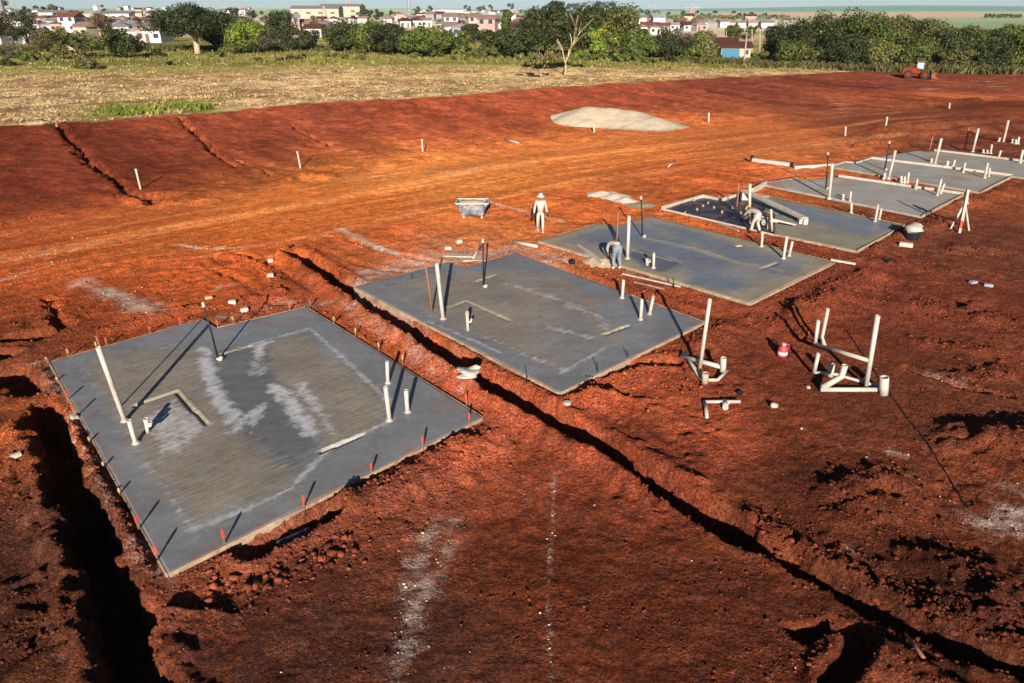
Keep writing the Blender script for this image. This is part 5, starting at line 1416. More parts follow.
    if hair is not None:
        MB().lump(v['head'] + up * .06 - f * .025, (.108, .112, .108), 3, .05, 2).build('hair', hair, root, smooth=True)
    return tag(root, label, 'person')

# walking towards the camera, arms hanging
c = G(540, 231.5)
J = dict(pelvis=(0, 0, .93), waist=(0, .0, 1.08), chest=(0, .01, 1.32), neck=(0, .02, 1.50), head=(0, .04, 1.60), sh_l=(-.19, 0, 1.42), sh_r=(.19, 0, 1.42), el_l=(-.27, -.03, 1.13), el_r=(.27, .03, 1.13), wr_l=(-.31, .05, .88), wr_r=(.31, .12, .88),
         hip_l=(-.1, 0, .9), hip_r=(.1, 0, .9), kn_l=(-.11, .1, .5), kn_r=(.11, .03, .49), an_l=(-.11, .14, .09), an_r=(.1, -.16, .12))
person(c, PI + .1, J, 'person in white overalls, white hat and dark gloves walking on orange soil', WHITEC, WHITEC, PALEBOOT, ('brim', PVC), glove=BOOT)
# bending over the edge of the third slab, seen from behind
c = P(616, 270.5, .04); c.z = gz(c.x, c.y)
J = dict(pelvis=(0, -.05, .92), waist=(0, .08, 1.02), chest=(0, .36, 1.02), neck=(0, .52, .93), head=(0, .60, .86), face=(0, .35, -1), sh_l=(-.18, .42, .97), sh_r=(.18, .42, .97), el_l=(-.2, .55, .72), el_r=(.2, .55, .72), wr_l=(-.12, .66, .5), wr_r=(.12, .66, .48),
         hip_l=(-.11, -.05, .88), hip_r=(.11, -.05, .88), kn_l=(-.12, .03, .48), kn_r=(.13, .05, .48), an_l=(-.12, -.02, .09), an_r=(.14, -.04, .09))
person(c, .25, J, 'person in white shirt and pale blue jeans bending over the third slab', WHITEC, JEANS, PALEBOOT, None, hair=HAIR)
# stooping with a yellow helmet in the unpoured form
c = P(755, 234.5, .0); c.z = gz(c.x, c.y)
J = dict(pelvis=(0, -.06, .88), waist=(0, .06, 1.0), chest=(0, .32, 1.08), neck=(0, .47, 1.06), head=(0, .55, 1.04), face=(0, .8, -.6), sh_l=(-.18, .38, 1.03), sh_r=(.18, .38, 1.03), el_l=(-.22, .55, .8), el_r=(.22, .5, .78), wr_l=(-.14, .74, .66), wr_r=(.14, .72, .6),
         hip_l=(-.1, -.05, .85), hip_r=(.1, -.05, .85), kn_l=(-.15, .1, .47), kn_r=(.13, .06, .47), an_l=(-.17, .1, .09), an_r=(.13, -.14, .1))
person(c, .5, J, 'person in yellow helmet and pale trousers stooping over the plastic sheet', GREYC, WHITEC, BOOT, ('helmet', YELL))

# ------------------------------------------------------------------ loader on the far side of the site
OR_ = simple('orange_machine_paint', lin_t(128, 52, 14), .7, .25, 4, dirt=lin_t(84, 38, 26), spec=.1)
RUB = simple('tyre_rubber', lin_t(52, 40, 36), .85, .2, 5, dirt=lin_t(120, 60, 42))
GLS = simple('cab_glass', lin_t(150, 182, 190), .15, .05, 2, spec=.6)
STEEL = simple('muddy_steel', lin_t(132, 74, 54), .7, .25, 3)
c = G(915, 78.5); c.z = gz(c.x, c.y)
ld = empty('wheel_loader', c)
def LV(x, y, z): return c + Vector((x, y, z))
mb = MB().box(LV(-1.0, 0, 1.35), (2.6, 1.7, .9), taper=.9).box(LV(-1.9, 0, 1.2), (.8, 1.8, 1.0), taper=.85).box(LV(.9, 0, 1.0), (1.5, 1.1, .6)).box(LV(-.3, 0, .85), (3.6, 1.0, .35)); child(mb, 'body', OR_, ld)
for sx in (-.25, .95):
    for sy in (-.75, .75): child(MB().bar(LV(sx, sy, 1.5), LV(sx * .9 + .03, sy * .92, 2.75), .1, .1), 'cab_post', OR_, ld)
child(MB().box(LV(.35, 0, 2.82), (1.5, 1.75, .14)), 'cab_roof', STEEL, ld)
for y_ in (-.71, .71): child(MB().box(LV(.35, y_, 2.12), (1.05, .03, 1.0)), 'cab_window', GLS, ld)
child(MB().box(LV(.93, 0, 2.12), (.03, 1.2, 1.0)), 'windscreen', GLS, ld)
child(MB().lathe(LV(-1.4, .4, 1.8), [(.07, 0), (.07, .7), (.05, .72)], 10), 'exhaust', BLACKP, ld)
for sx, rr in ((-1.3, .72), (1.25, .72)):
    for sy in (-.95, .95):
        w = MB()
        n = 20; w.tube([LV(sx, sy - .24, rr), LV(sx, sy - .18, rr), LV(sx, sy + .18, rr), LV(sx, sy + .24, rr)], [rr * .86, rr, rr, rr * .86], n)
        wo = child(w, 'wheel', RUB, ld); r2 = MB().tube([LV(sx, sy - .27, rr), LV(sx, sy + .27, rr)], rr * .45, 14)
        h_ = r2.build('rim', OR_, wo, None); h_.data.transform(Matrix.Translation(-c))
for sy in (-.5, .5): child(MB().bar(LV(.9, sy, 1.45), LV(2.3, sy, .85), .2, .3), 'lift_arm', OR_, ld)
bk = MB(); prof = [(2.2, 1.25), (2.15, .45), (2.45, .08), (3.4, .02), (3.4, .10), (2.5, .2), (2.28, .5), (2.3, 1.25)]
vs = [LV(x_, y_, z_) for y_ in (-1.3, 1.3) for x_, z_ in prof]; n = len(prof)
bk.add(vs, [(i, (i + 1) % n, n + (i + 1) % n, n + i) for i in range(n)] + [tuple(range(n - 1, -1, -1)), tuple(range(n, 2 * n))])
for y_ in (-1.3, 1.26):
    bk.add([LV(2.2, y_, 1.2), LV(2.2, y_, .3), LV(2.5, y_, .06), LV(3.35, y_, .06), LV(2.2, y_ + .04, 1.2), LV(2.2, y_ + .04, .3), LV(2.5, y_ + .04, .06), LV(3.35, y_ + .04, .06)], [(3, 2, 1, 0), (4, 5, 6, 7), (0, 1, 5, 4), (1, 2, 6, 5), (2, 3, 7, 6), (3, 0, 4, 7)])
child(bk, 'bucket', STEEL, ld)
child(MB().lump(LV(2.6, 0, .75), (.5, 1.1, .5), 9, .2, 2), 'bucket_load', bpy.data.materials['muddy_steel'], ld)
for sy in (-.6, .6): child(MB().lathe(LV(1.62, sy, 1.2), [(.1, 0), (.1, .1), (.08, .12)], 10), 'headlight', PVC, ld)
ld.rotation_euler = (0, 0, -.35); ld.scale = (.86, .86, .86)
tag(ld, 'muddy orange wheel loader with muddy cab roof parked below the tree wall', 'wheel loader')
# ------------------------------------------------------------------ trees
LEAF = {'dark': foliage('dark_leaves', lin_t(56, 62, 28)), 'mid': foliage('mid_green_leaves', lin_t(82, 90, 36)), 'olive': foliage('olive_leaves', lin_t(96, 96, 46)),
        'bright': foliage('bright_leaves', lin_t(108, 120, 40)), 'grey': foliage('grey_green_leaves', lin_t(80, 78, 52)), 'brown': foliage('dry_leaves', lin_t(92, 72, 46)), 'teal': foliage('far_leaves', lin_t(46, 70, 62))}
BARK = simple('tree_bark', lin_t(96, 76, 56), .9, .3, 3, .02); PALEBARK = simple('bleached_bark', lin_t(196, 166, 128), .85, .2, 2, .01)

def crown_mesh(w, h, d, n, leaf, seed, shape='round', gap=.35, z0=0.0):
    """leaf clumps through the crown's volume: boughs of leaves with gaps between"""
    r = np.random.default_rng(seed)
    nb = max(8, int(n / 150))
    q = r.normal(size=(nb, 3)); q /= np.linalg.norm(q, axis=1)[:, None]
    rad = r.uniform(.35, 1.0, nb) ** .5 * r.uniform(.78, 1.18, nb)
    c = q * rad[:, None]
    if shape == 'umbrella': c[:, 2] = np.where(c[:, 2] < -.2, c[:, 2] * .35, c[:, 2])
    if shape == 'column': c[:, :2] *= .75
    if shape == 'dome': c[:, 2] = np.abs(c[:, 2]) * 1.5 - .75
    c = c * np.array([w / 2 * .9, d / 2 * .9, h / 2 * .88])
    br = r.uniform(.13, .30, nb) * min(w, h * 1.2, d)
    per = r.multinomial(n, (br ** 2) / (br ** 2).sum())
    P_ = []; N_ = []
    for k in range(nb):
        m = per[k]
        if m == 0: continue
        u = r.normal(size=(m, 3)); u /= np.linalg.norm(u, axis=1)[:, None]
        P_.append(c[k] + u * br[k] * r.uniform(.55, 1.0, (m, 1)) * np.array([1, 1, .72])); N_.append(u)
    p = np.concatenate(P_); nn = np.concatenate(N_) + r.normal(0, .45, (len(p), 3)) + np.array([0, 0, .35]); nn /= np.linalg.norm(nn, axis=1)[:, None]
    p[:, 2] += h / 2 + z0
    t = np.cross(nn, r.normal(size=nn.shape)); t /= np.linalg.norm(t, axis=1)[:, None]; b = np.cross(nn, t)
    s = leaf * r.uniform(.55, 1.35, (len(p), 1))
    v = np.stack([p - t * s, p - b * s * .55 + nn * s * .15, p + t * s, p + b * s * .55 + nn * s * .15], 1).reshape(-1, 3)
    f = np.arange(len(p) * 4).reshape(-1, 4)
    return v, f, c + np.array([0, 0, h / 2 + z0])

def mesh_np(name, v, f, mat):
    me = bpy.data.meshes.new(name); me.vertices.add(len(v)); me.vertices.foreach_set('co', v.astype(np.float32).ravel())
    k = f.shape[1]; me.loops.add(f.size); me.loops.foreach_set('vertex_index', f.astype(np.int32).ravel())
    me.polygons.add(len(f)); me.polygons.foreach_set('loop_start', (np.arange(len(f)) * k).astype(np.int32)); me.update(calc_edges=True); me.materials.append(mat)
    return me

def tree(name, cx, by, ty, wpx, leafkind, label, group, shape='round', trunk=.25, n=1500, leaf=.42, cat='tree', tr=None, bark=BARK, seed=None, limb=5, base=None):
    B = base if base is not None else G(cx, by); T = top_at(B, cx, ty)
    hgt = max(T.z - B.z, .8); w = wpx / FPX * math.hypot(B.y, CAM_H)
    seed = seed or int(cx * 13 + by * 7)
    root = empty(name, B)
    th = hgt * trunk
    v, f, boughs = crown_mesh(w, hgt - th, w * .9, int(n * 3.0), leaf * .52, seed, shape, z0=th)
    me = mesh_np('crown', v, f, LEAF[leafkind]); o = bpy.data.objects.new('crown', me); COL.objects.link(o); o.parent = root
    rr = random.Random(seed)
    mb = MB(); r0 = tr or max(.1, hgt * .028)
    fork = Vector((rr.uniform(-.2, .2), rr.uniform(-.2, .2), th + (hgt - th) * .18))
    mb.tube([(0, 0, -.2), (fork.x * .4, fork.y * .4, fork.z * .5), fork], [r0 * 1.25, r0, r0 * .75], 8)
    for b in rr.sample(list(boughs), min(limb, len(boughs))):
        b = Vector(b); mb.tube([fork - Vector((0, 0, .2)), fork.lerp(b, .5) + Vector((0, 0, -.1 * hgt * .3)), b], [r0 * .6, r0 * .35, r0 * .12], 6)
    mb.build('trunk', bark, root, smooth=True)
    return tag(root, label, cat, group)

TL = 'trees of the tree line beyond the field'
def T_(cx, by, ty, w, k, label, **kw): return tree('broadleaf_tree', cx, by, ty, w, k, label, kw.pop('group', TL), **kw)
# left
T_(14, 46, 11, 46, 'dark', 'dark tree with white houses in front at the left frame edge', n=1500)
tree('spreading_tree', 198, 53.5, 3.5, 78, 'dark', 'big dark spreading tree with pale trunk, widest crown at left', TL, 'umbrella', .2, 3600, .5, tr=.55, bark=PALEBARK, limb=9)
T_(222, 50, 22, 36, 'dark', 'dark round tree close right of the big spreading tree', trunk=.12, n=1500)
T_(78, 60, 26, 72, 'olive', 'loose olive tree with leaning pale trunk at left', trunk=.2, n=1700, bark=PALEBARK, leaf=.33)
T_(122, 58, 28, 44, 'dark', 'dark ragged tree right of the loose olive tree', trunk=.1, n=1400)
T_(55, 56, 29, 30, 'brown', 'thin brownish tree left of the loose olive tree', trunk=.15, n=900, leaf=.3)
T_(105, 40, 12, 24, 'brown', 'brownish sparse tree against the houses, far behind the loose olive tree', n=700)
T_(250, 53, 20, 46, 'bright', 'bright yellow green tree left of the small lollipop tree', trunk=.1, n=1700)
T_(243, 40, 9, 34, 'grey', 'grey domed tree on the skyline behind the bright green tree', n=1200, shape='dome')
T_(276, 62.5, 28, 26, 'grey', 'small grey green lollipop tree with bent trunk in the meadow', trunk=.34, n=1100, leaf=.3)
T_(284, 48, 11, 34, 'dark', 'dark tree behind the small lollipop tree', n=1400)
T_(301, 52, 28, 34, 'dark', 'low dark tree right of the small lollipop tree', trunk=.08, n=1300)
T_(346, 53, 19, 42, 'dark', 'dark dense tree left of the centre tree group', trunk=.1, n=1700)
T_(372, 54, 22, 34, 'mid', 'mid green tree between two darker ones left of centre', trunk=.1, n=1400)
T_(393, 55, 22, 44, 'dark', 'dark broad tree with visible trunk left of centre', trunk=.12, n=1700)
T_(428, 57, 25, 48, 'mid', 'broad mid green tree in the middle of the tree line', trunk=.08, n=1900)
T_(456, 55, 30, 36, 'mid', 'lower mid green tree right of the broad one', trunk=.08, n=1300)
tree('cypress_tree', 467, 52, 20, 13, 'dark', 'left one of two slim dark trees before the pink houses', TL, 'column', .1, 900, .36)
tree('cypress_tree', 476, 53, 21, 13, 'dark', 'right one of two slim dark trees before the pink houses', TL, 'column', .1, 900, .36)
T_(497, 57, 30, 30, 'dark', 'dark low tree beside the palm left of the tall group', trunk=.08, n=1300)
T_(508, 54, 8, 17, 'mid', 'tall narrow green tree at the left end of the tall group', n=1100, shape='column')
T_(522, 59, 20, 44, 'dark', 'dark tree under the left shoulder of the tall group', trunk=.12, n=1800)
T_(545, 58, 7, 58, 'dark', 'tall dark tree behind the two bare trees, left half', trunk=.2, n=2400)
T_(578, 58, 5, 54, 'dark', 'tall dark tree behind the larger bare tree', trunk=.15, n=2300)
T_(601, 58, 0, 46, 'mid', 'tallest green tree of the tall group', trunk=.1, n=2300)
T_(619, 60, 8, 42, 'olive', 'olive green tree on the right shoulder of the tall group', trunk=.08, n=1900)
T_(606, 60, 20, 32, 'bright', 'yellow green tree in front of the tallest tree', trunk=.1, n=1300)
T_(638, 62, 33, 36, 'mid', 'bushy green tree at the right foot of the tall group', trunk=.06, n=1500)
T_(640, 54, 28, 22, 'dark', 'small dark tree on the edge right of the tall group', n=900)
T_(668, 62, 30, 44, 'dark', 'dark round tree left of the banana plants', trunk=.06, n=1700)
T_(690, 62, 40, 28, 'mid', 'low green tree beside the banana plants', trunk=.05, n=1000)
T_(704, 61, 31, 28, 'olive', 'yellowish tree left of the blue walled house', trunk=.06, n=1300)
T_(738, 44, 25, 32, 'mid', 'round green tree behind the blue walled house', n=1300)
T_(728, 40, 24, 12, 'dark', 'small dark tree before the town, behind the blue walled house', n=500)
# the wall of forest on the right
fw = [(778, 62, 26, 34, 'dark'), (796, 66, 18, 40, 'dark'), (818, 67, 14, 42, 'olive'), (838, 68, 12.5, 44, 'dark'), (862, 69, 12, 50, 'mid'), (885, 69, 13.5, 42, 'olive'), (906, 69, 15, 42, 'dark'), (926, 69, 18, 40, 'olive'), (944, 70, 25, 36, 'dark'), (962, 70, 27, 34, 'mid'), (980, 70, 26, 36, 'dark'), (998, 70, 23, 36, 'olive'), (1016, 70, 20, 38, 'mid'), (1040, 70, 20, 44, 'dark')]
wd = {'dark': 'dark green', 'olive': 'olive', 'mid': 'mid green'}
for i, (a, b, t, w, k) in enumerate(fw):
    T_(a, b - 2.5, t, w, k, f'{wd[k]} tree of the forest wall at right, {ordn[i]} from its left end', trunk=.06, n=2300, leaf=.42, group='trees of the forest wall on the right')
for i, (a, b, t, w, k) in enumerate([(788, 66, 38, 30, 'mid'), (850, 69, 36, 34, 'dark'), (873, 69, 38, 34, 'olive'), (915, 69, 40, 34, 'mid'), (952, 70, 44, 30, 'olive'), (990, 70, 42, 36, 'dark')]):
    T_(a, b - .5, t, w, k, f'lower {wd[k]} tree in front of the forest wall, {ordn[i]} from the left', trunk=.04, n=1500, leaf=.38, group='low trees before the forest wall')
# pale bare trees standing in the stubble
def bare_tree(cx, by, ty, wpx, label, seed, forks=2, levels=3, leaves=900, crown=(1.5, .62), lk='olive'):
    B = G(cx, by); T = top_at(B, cx, ty); hgt = T.z - B.z; w = wpx / FPX * B.y
    root = empty('pale_tree', B); rr = random.Random(seed); mb = MB(); tw = MB()
    def grow_(p, d, L, r_, lev):
        m_ = p + d * L * .5 + Vector((rr.uniform(-1, 1), rr.uniform(-1, 1), 0)) * L * .06; e = p + d * L
        (mb if lev < 2 else tw).tube([p, m_, e], [r_, r_ * .85, r_ * .62], 7)
        if lev >= levels: return
        for k in range(forks if lev else 3):
            a = rr.uniform(0, 2 * PI) if lev else (k * 2.2 + .5 + rr.uniform(-.4, .4)); s_ = rr.uniform(.3, .6) if lev else rr.uniform(.32, .62)
            nd = (d + Vector((math.cos(a) * s_, math.sin(a) * s_ * .8, .12))).normalized()
            grow_(e - d * L * (.0 if k == 0 else rr.uniform(.05, .35)), nd, L * rr.uniform(.7, 1.15), r_ * .6, lev + 1)
    grow_(Vector((0, 0, -.1)), Vector((.03, 0, 1)), hgt * ((.23 if levels > 3 else .28) if levels > 2 else .36), max(.07, hgt * .017), 0)
    mb.build('trunk', PALEBARK, root, smooth=True); tw.build('twigs', PALEBARK, root, smooth=True)
    if leaves:
        v, f, _ = crown_mesh(w * crown[0], hgt * crown[1], w * crown[0] * .85, leaves, .26, seed, 'umbrella', z0=hgt * (1 - crown[1])); o = bpy.data.objects.new('leaves', mesh_np('leaves', v, f, LEAF[lk])); COL.objects.link(o); o.parent = root
    return tag(root, label, 'tree', 'pale limbed trees in the stubble field')
bare_tree(565, 76, 6, 50, 'tall tree with bare pale limbs and dark flat crown in the stubble field', 5, 2, 4, 3000, (1.75, .42), 'dark')
bare_tree(541, 79.5, 50, 34, 'small bare pale tree left of the tall pale limbed tree', 8, 3, 3, 260)
bare_tree(814, 62, 30, 12, 'slim pale trunk showing in the forest wall at right', 12, 2, 2, 0)
# shrubs and scrub
def shrub(cx, by, ty, w, k, label, n=420, leaf=.28):
    return tree('shrub', cx, by, ty, w, k, label, 'shrubs along the meadow', 'dome', .04, n, leaf, cat='shrub', limb=3, tr=.06)
SH = [(12, 58, 47, 26, 'grey'), (36, 61, 50, 26, 'mid'), (8, 66, 56, 16, 'dark'), (46, 62, 54, 22, 'olive'), (84, 69, 55, 18, 'olive'), (93, 69, 60, 13, 'brown'), (158, 57.5, 49, 14, 'dark'), (169, 65.5, 61, 8, 'dark'), (219, 57.5, 50, 14, 'mid'), (232, 54, 38, 28, 'mid'), (252, 54, 40, 22, 'dark'),
      (305, 58, 54, 9, 'dark'), (258, 62, 58, 8, 'dark'), (326, 57, 53, 9, 'mid'), (334, 57, 53, 8, 'dark'), (345, 59, 53, 12, 'olive'), (362, 60, 54, 12, 'mid'), (355, 55, 46, 20, 'olive'), (416, 58, 51, 18, 'olive'), (438, 57, 46, 22, 'mid'), (453, 60, 55, 6, 'mid'), (465, 60, 56, 5, 'mid'), (474, 58, 48, 14, 'olive'),
      (490, 58, 46, 26, 'olive'), (506, 58, 44, 26, 'dark'), (533, 60, 52, 14, 'mid'), (580, 60, 48, 22, 'bright'), (596, 61, 52, 22, 'olive'), (620, 62, 50, 22, 'mid'), (650, 63, 55, 18, 'olive'), (683, 63, 52, 20, 'olive'), (712, 62, 56, 20, 'olive'), (730, 63, 58, 16, 'mid'), (758, 62, 54, 22, 'mid'), (762, 62, 50, 18, 'olive'), (780, 66, 60, 14, 'brown'), (790, 65, 60, 14, 'grey'), (858, 68.5, 62, 18, 'brown'), (876, 69, 60, 16, 'mid'),
      (945, 69.5, 57, 18, 'brown'), (960, 69.5, 55, 20, 'olive'), (975, 69.5, 55, 20, 'grey'), (1005, 69.5, 56, 22, 'mid'), (1020, 69.5, 58, 14, 'olive')]
cn = {}
sw = {'dark': 'dark green', 'olive': 'olive', 'mid': 'mid green', 'grey': 'grey green', 'brown': 'dry brownish', 'bright': 'bright green'}
for a, b, t, w, k in sorted(SH):
    i = cn.get(k, 0); cn[k] = i + 1
    big = 'large' if w > 20 else 'small' if w < 11 else 'medium'
    shrub(a, b, t, w, k, f'{big} {sw[k]} shrub along the meadow edge, {ordn[i]} {sw[k]} one from the left', n=260 + w * 22)

# palms and banana plants
def palm(cx, by, ty, w, label, name='palm_tree', k='bright', trunkf=.7):
    B = G(cx, by); T = top_at(B, cx, ty); hgt = T.z - B.z; L_ = w / FPX * B.y / 2
    root = empty(name, B); MB().tube([(0, 0, -.1), (.1, 0, hgt * .4), (0, 0, hgt * trunkf)], [.16, .13, .11], 8).build('trunk', BARK, root, smooth=True)
    fr = MB(); rr = random.Random(int(cx))
    for i in range(11):
        a = 2 * PI * i / 11 + rr.uniform(-.2, .2); up_ = rr.uniform(.3, 1.1); prev = None
        pts = []
        for t in (0, .35, .7, 1.0):
            rr_ = L_ * t; z = hgt * trunkf + up_ * hgt * (1 - trunkf) * math.sin(min(1.6 * t, 1.57)) * 1.0 - L_ * .5 * t * t
            pts.append(Vector((math.cos(a) * rr_, math.sin(a) * rr_, z)))
        sd = Vector((-math.sin(a), math.cos(a), 0)); wd_ = [.05, .3, .26, .03]
        vs = []
        for p, q in zip(pts, wd_): vs += [p - sd * q * L_ * .5 - Vector((0, 0, .08)), p + Vector((0, 0, .04)), p + sd * q * L_ * .5 - Vector((0, 0, .08))]
        fr.add(vs, [(j * 3 + m_, j * 3 + m_ + 1, j * 3 + m_ + 4, j * 3 + m_ + 3) for j in range(3) for m_ in range(2)])
    fr.build('fronds', LEAF[k], root)
    return tag(root, label, 'palm' if 'palm' in name else 'banana plant', 'palms and banana plants of the tree line')
palm(493, 57, 25, 24, 'palm tree with drooping fronds left of the tall tree group', k='dark')
palm(676, 62, 44, 20, 'banana plant left of the yellowish tree', 'banana_plant', trunkf=.45)
palm(685, 63, 47, 18, 'second banana plant, closer to the yellowish tree', 'banana_plant', trunkf=.45)
palm(258, 52, 40, 16, 'pale banana plant at the foot of the bright green tree', 'banana_plant', trunkf=.4)
palm(458, 57, 47, 14, 'small palm in the undergrowth right of the broad green tree', trunkf=.5)

# ------------------------------------------------------------------ dry grass: stubble tufts, meadow grass, weeds, undergrowth
def tufts(name, pts, size, mat, label, blades=5, seed=1, lean=.5):
    r = np.random.default_rng(seed); n = len(pts) * blades
    p = np.repeat(pts, blades, 0); s = np.repeat(size, blades) * r.uniform(.6, 1.3, n)
    a = r.uniform(0, 2 * PI, n); b = r.uniform(0, 2 * PI, n); l_ = r.uniform(.1, lean, n)
    d = np.stack([np.cos(b) * l_, np.sin(b) * l_, np.ones(n)], 1); w = np.stack([np.cos(a), np.sin(a), 0 * a], 1) * (s * .16)[:, None]
    o = p + np.stack([np.cos(b), np.sin(b), 0 * b], 1) * (s * .2 * r.uniform(0, 1, n))[:, None]
    m_ = o + d * (s * .55)[:, None]; t = o + np.stack([d[:, 0] * 1.6, d[:, 1] * 1.6, d[:, 2] * .95], 1) * s[:, None]
    v = np.stack([o - w, o + w, m_ + w * .8, m_ - w * .8, t], 1).reshape(-1, 3)
    i = np.arange(n)[:, None] * 5
    f = np.concatenate([i + np.array([0, 1, 2]), i + np.array([0, 2, 3]), i + np.array([3, 2, 4])])
    o_ = bpy.data.objects.new(name, mesh_np(name, v, f, mat)); COL.objects.link(o_); return tag(o_, label, None, None, 'stuff')
r = np.random.default_rng(77)
n = 52000; yy = 48 * (165 / 48) ** r.uniform(0, 1, n); xx = r.uniform(-1, 1, n) * yy * .8
yt_ = np.interp(xx, BANK_HI[:, 0], BANK_HI[:, 1]); okk = (yy > yt_ + .4 + 1.2 * fbm(xx / 2, yy / 2, 3, 2)) & (fbm(xx / 3.2, yy / 1.8, 701, 4, .65) > .52)
okk &= ~((xx > np.interp(yy, [60, 100, 133, 170], [40, P(858, 71, .3).x, P(848, 67, .3).x, P(1100, 66, .3).x])) & (yy < 140))
q = np.column_stack([xx, yy])[okk]; z = H(q[:, 0], q[:, 1], False)
STRAW = foliage('straw', lin_t(212, 180, 126), .45, .10)
near_mask = q[:, 1] < 122
tufts('stubble', np.column_stack([q, z])[near_mask], (.10 + .15 * r.uniform(0, 1, len(q)))[near_mask], STRAW, 'dry straw stubble covering the field behind the bank', 4, 5, 1.1)
MEAD = foliage('meadow_grass', lin_t(126, 118, 60), .4, .1)
far_m = ~near_mask
tufts('meadow_grass', np.column_stack([q, z])[far_m], (.3 + .3 * r.uniform(0, 1, far_m.sum())), MEAD, 'yellow green meadow grass before the tree line', 4, 6, .7)
dg_, _, _ = seg_dist(q[:, 0], q[:, 1], GREENP)
n = 900; tt = r.uniform(0, 1, n); sg = np.cumsum(np.r_[0, np.linalg.norm(np.diff(GREENP, axis=0), axis=1)])
gx_ = np.interp(tt * sg[-1], sg, GREENP[:, 0]) + r.normal(0, 1.3, n); gy_ = np.interp(tt * sg[-1], sg, GREENP[:, 1]) + r.normal(.3, .8, n)
kk = (gy_ > np.interp(gx_, BANK_HI[:, 0], BANK_HI[:, 1]) + .5) & (fbm(gx_ / 1.5, gy_ / 1.5, 801, 3) > .45)
tufts('green_weeds', np.column_stack([gx_, gy_, H(gx_, gy_, False)])[kk], r.uniform(.15, .5, kk.sum()), foliage('weed_leaves', lin_t(112, 122, 42), .45, .12), 'lush green weeds growing on the field edge above the bank', 5, 9, .8)
n = 9000; pxs = r.uniform(-40, 1064, n); pys = np.interp(pxs, [-40, 300, 640, 770, 1064], [56, 55, 61, 66, 69.5]) - np.abs(r.normal(0, 2.2, n))
uu = np.array([P(a, b, 1.0)[:2] for a, b in zip(pxs, pys)])
tufts('undergrowth', np.column_stack([uu, H(uu[:, 0], uu[:, 1], False)]), r.uniform(.3, 1.1, n), foliage('undergrowth_leaves', lin_t(84, 80, 42), .5, .2), 'rank undergrowth and reeds along the foot of the tree line', 4, 10, .6)
# ------------------------------------------------------------------ town
WALLM = {'white': simple('white_render', lin_t(206, 200, 192), .9, .12, .6), 'cream': simple('cream_render', lin_t(184, 168, 142), .9, .12, .6), 'pinkish': simple('pink_render', lin_t(178, 148, 134), .9, .12, .6), 'grey': simple('grey_render', lin_t(150, 144, 138), .9, .15, .6), 'brick': simple('bare_brick', lin_t(150, 104, 82), .9, .2, .8)}
def roof_mat(name, rgb):
    m = simple(name, rgb, .85, .25, .9)
    nt = m.node_tree; b = nt.nodes['Principled BSDF']; N, L = nt.nodes.new, nt.links.new
    tc = N('ShaderNodeTexCoord'); wv = N('ShaderNodeTexWave'); wv.inputs['Scale'].default_value = 3.0; L(tc.outputs['Object'], wv.inputs['Vector'])
    bp = N('ShaderNodeBump'); bp.inputs['Distance'].default_value = .08; L(wv.outputs['Fac'], bp.inputs['Height']); L(bp.outputs['Normal'], b.inputs['Normal']); return m
ROOFM = {'terracotta': roof_mat('terracotta_tiles', lin_t(150, 92, 68)), 'faded pink': roof_mat('faded_tiles', lin_t(182, 148, 132)), 'grey': roof_mat('fibre_cement', lin_t(160, 154, 146)), 'brown': roof_mat('dark_tiles', lin_t(112, 66, 52)), 'white': roof_mat('white_sheet_roof', lin_t(190, 186, 180))}
WIN = simple('dark_window', lin_t(56, 62, 70), .25, .1, 2, spec=.6); DOORM = simple('house_door', lin_t(120, 84, 62), .6, .2, 2)
def house(B, w, d, hh, wall, roof, rz, label, group='houses of the town', hip=False, name='house', openings=True, pitch=.24):
    root = empty(name, B, rz)
    MB().box((0, 0, hh / 2 - .3), (w, d, hh + .6)).build('wall', WALLM[wall], root)
    e = .45; rh = d * pitch * .8; W2, D2 = w / 2 + e, d / 2 + e; z = hh + .005
    rx = W2 - (D2 if hip else 0)
    mb = MB().add([(-W2, -D2, z), (W2, -D2, z), (W2, D2, z), (-W2, D2, z), (-rx, 0, z + rh), (rx, 0, z + rh), (-W2, -D2, z - .12), (W2, -D2, z - .12), (W2, D2, z - .12), (-W2, D2, z - .12)],
        [(0, 1, 5, 4), (2, 3, 4, 5), (1, 2, 5), (3, 0, 4), (0, 6, 7, 1), (1, 7, 8, 2), (2, 8, 9, 3), (3, 9, 6, 0), (9, 8, 7, 6)])
    mb.build('roof', ROOFM[roof], root)
    if openings:
        rr = random.Random(int(B.x * 10) + int(B.y)); k = max(2, int(w / 3.2)); dpos = rr.randrange(k)
        for i in range(k):
            x = -w / 2 + w * (i + .5) / k
            if i == dpos: MB().box((x, -d / 2 - .02, 1.05), (.95, .08, 2.1)).build('door', DOORM, root)
            else: MB().box((x, -d / 2 - .02, 1.6), (1.3, .08, 1.1)).build('window', WIN, root)
            if hh > 5: MB().box((x, -d / 2 - .02, 4.5), (1.3, .08, 1.2)).build('window', WIN, root)
    return tag(root, label, 'house', group)

rr = random.Random(21)
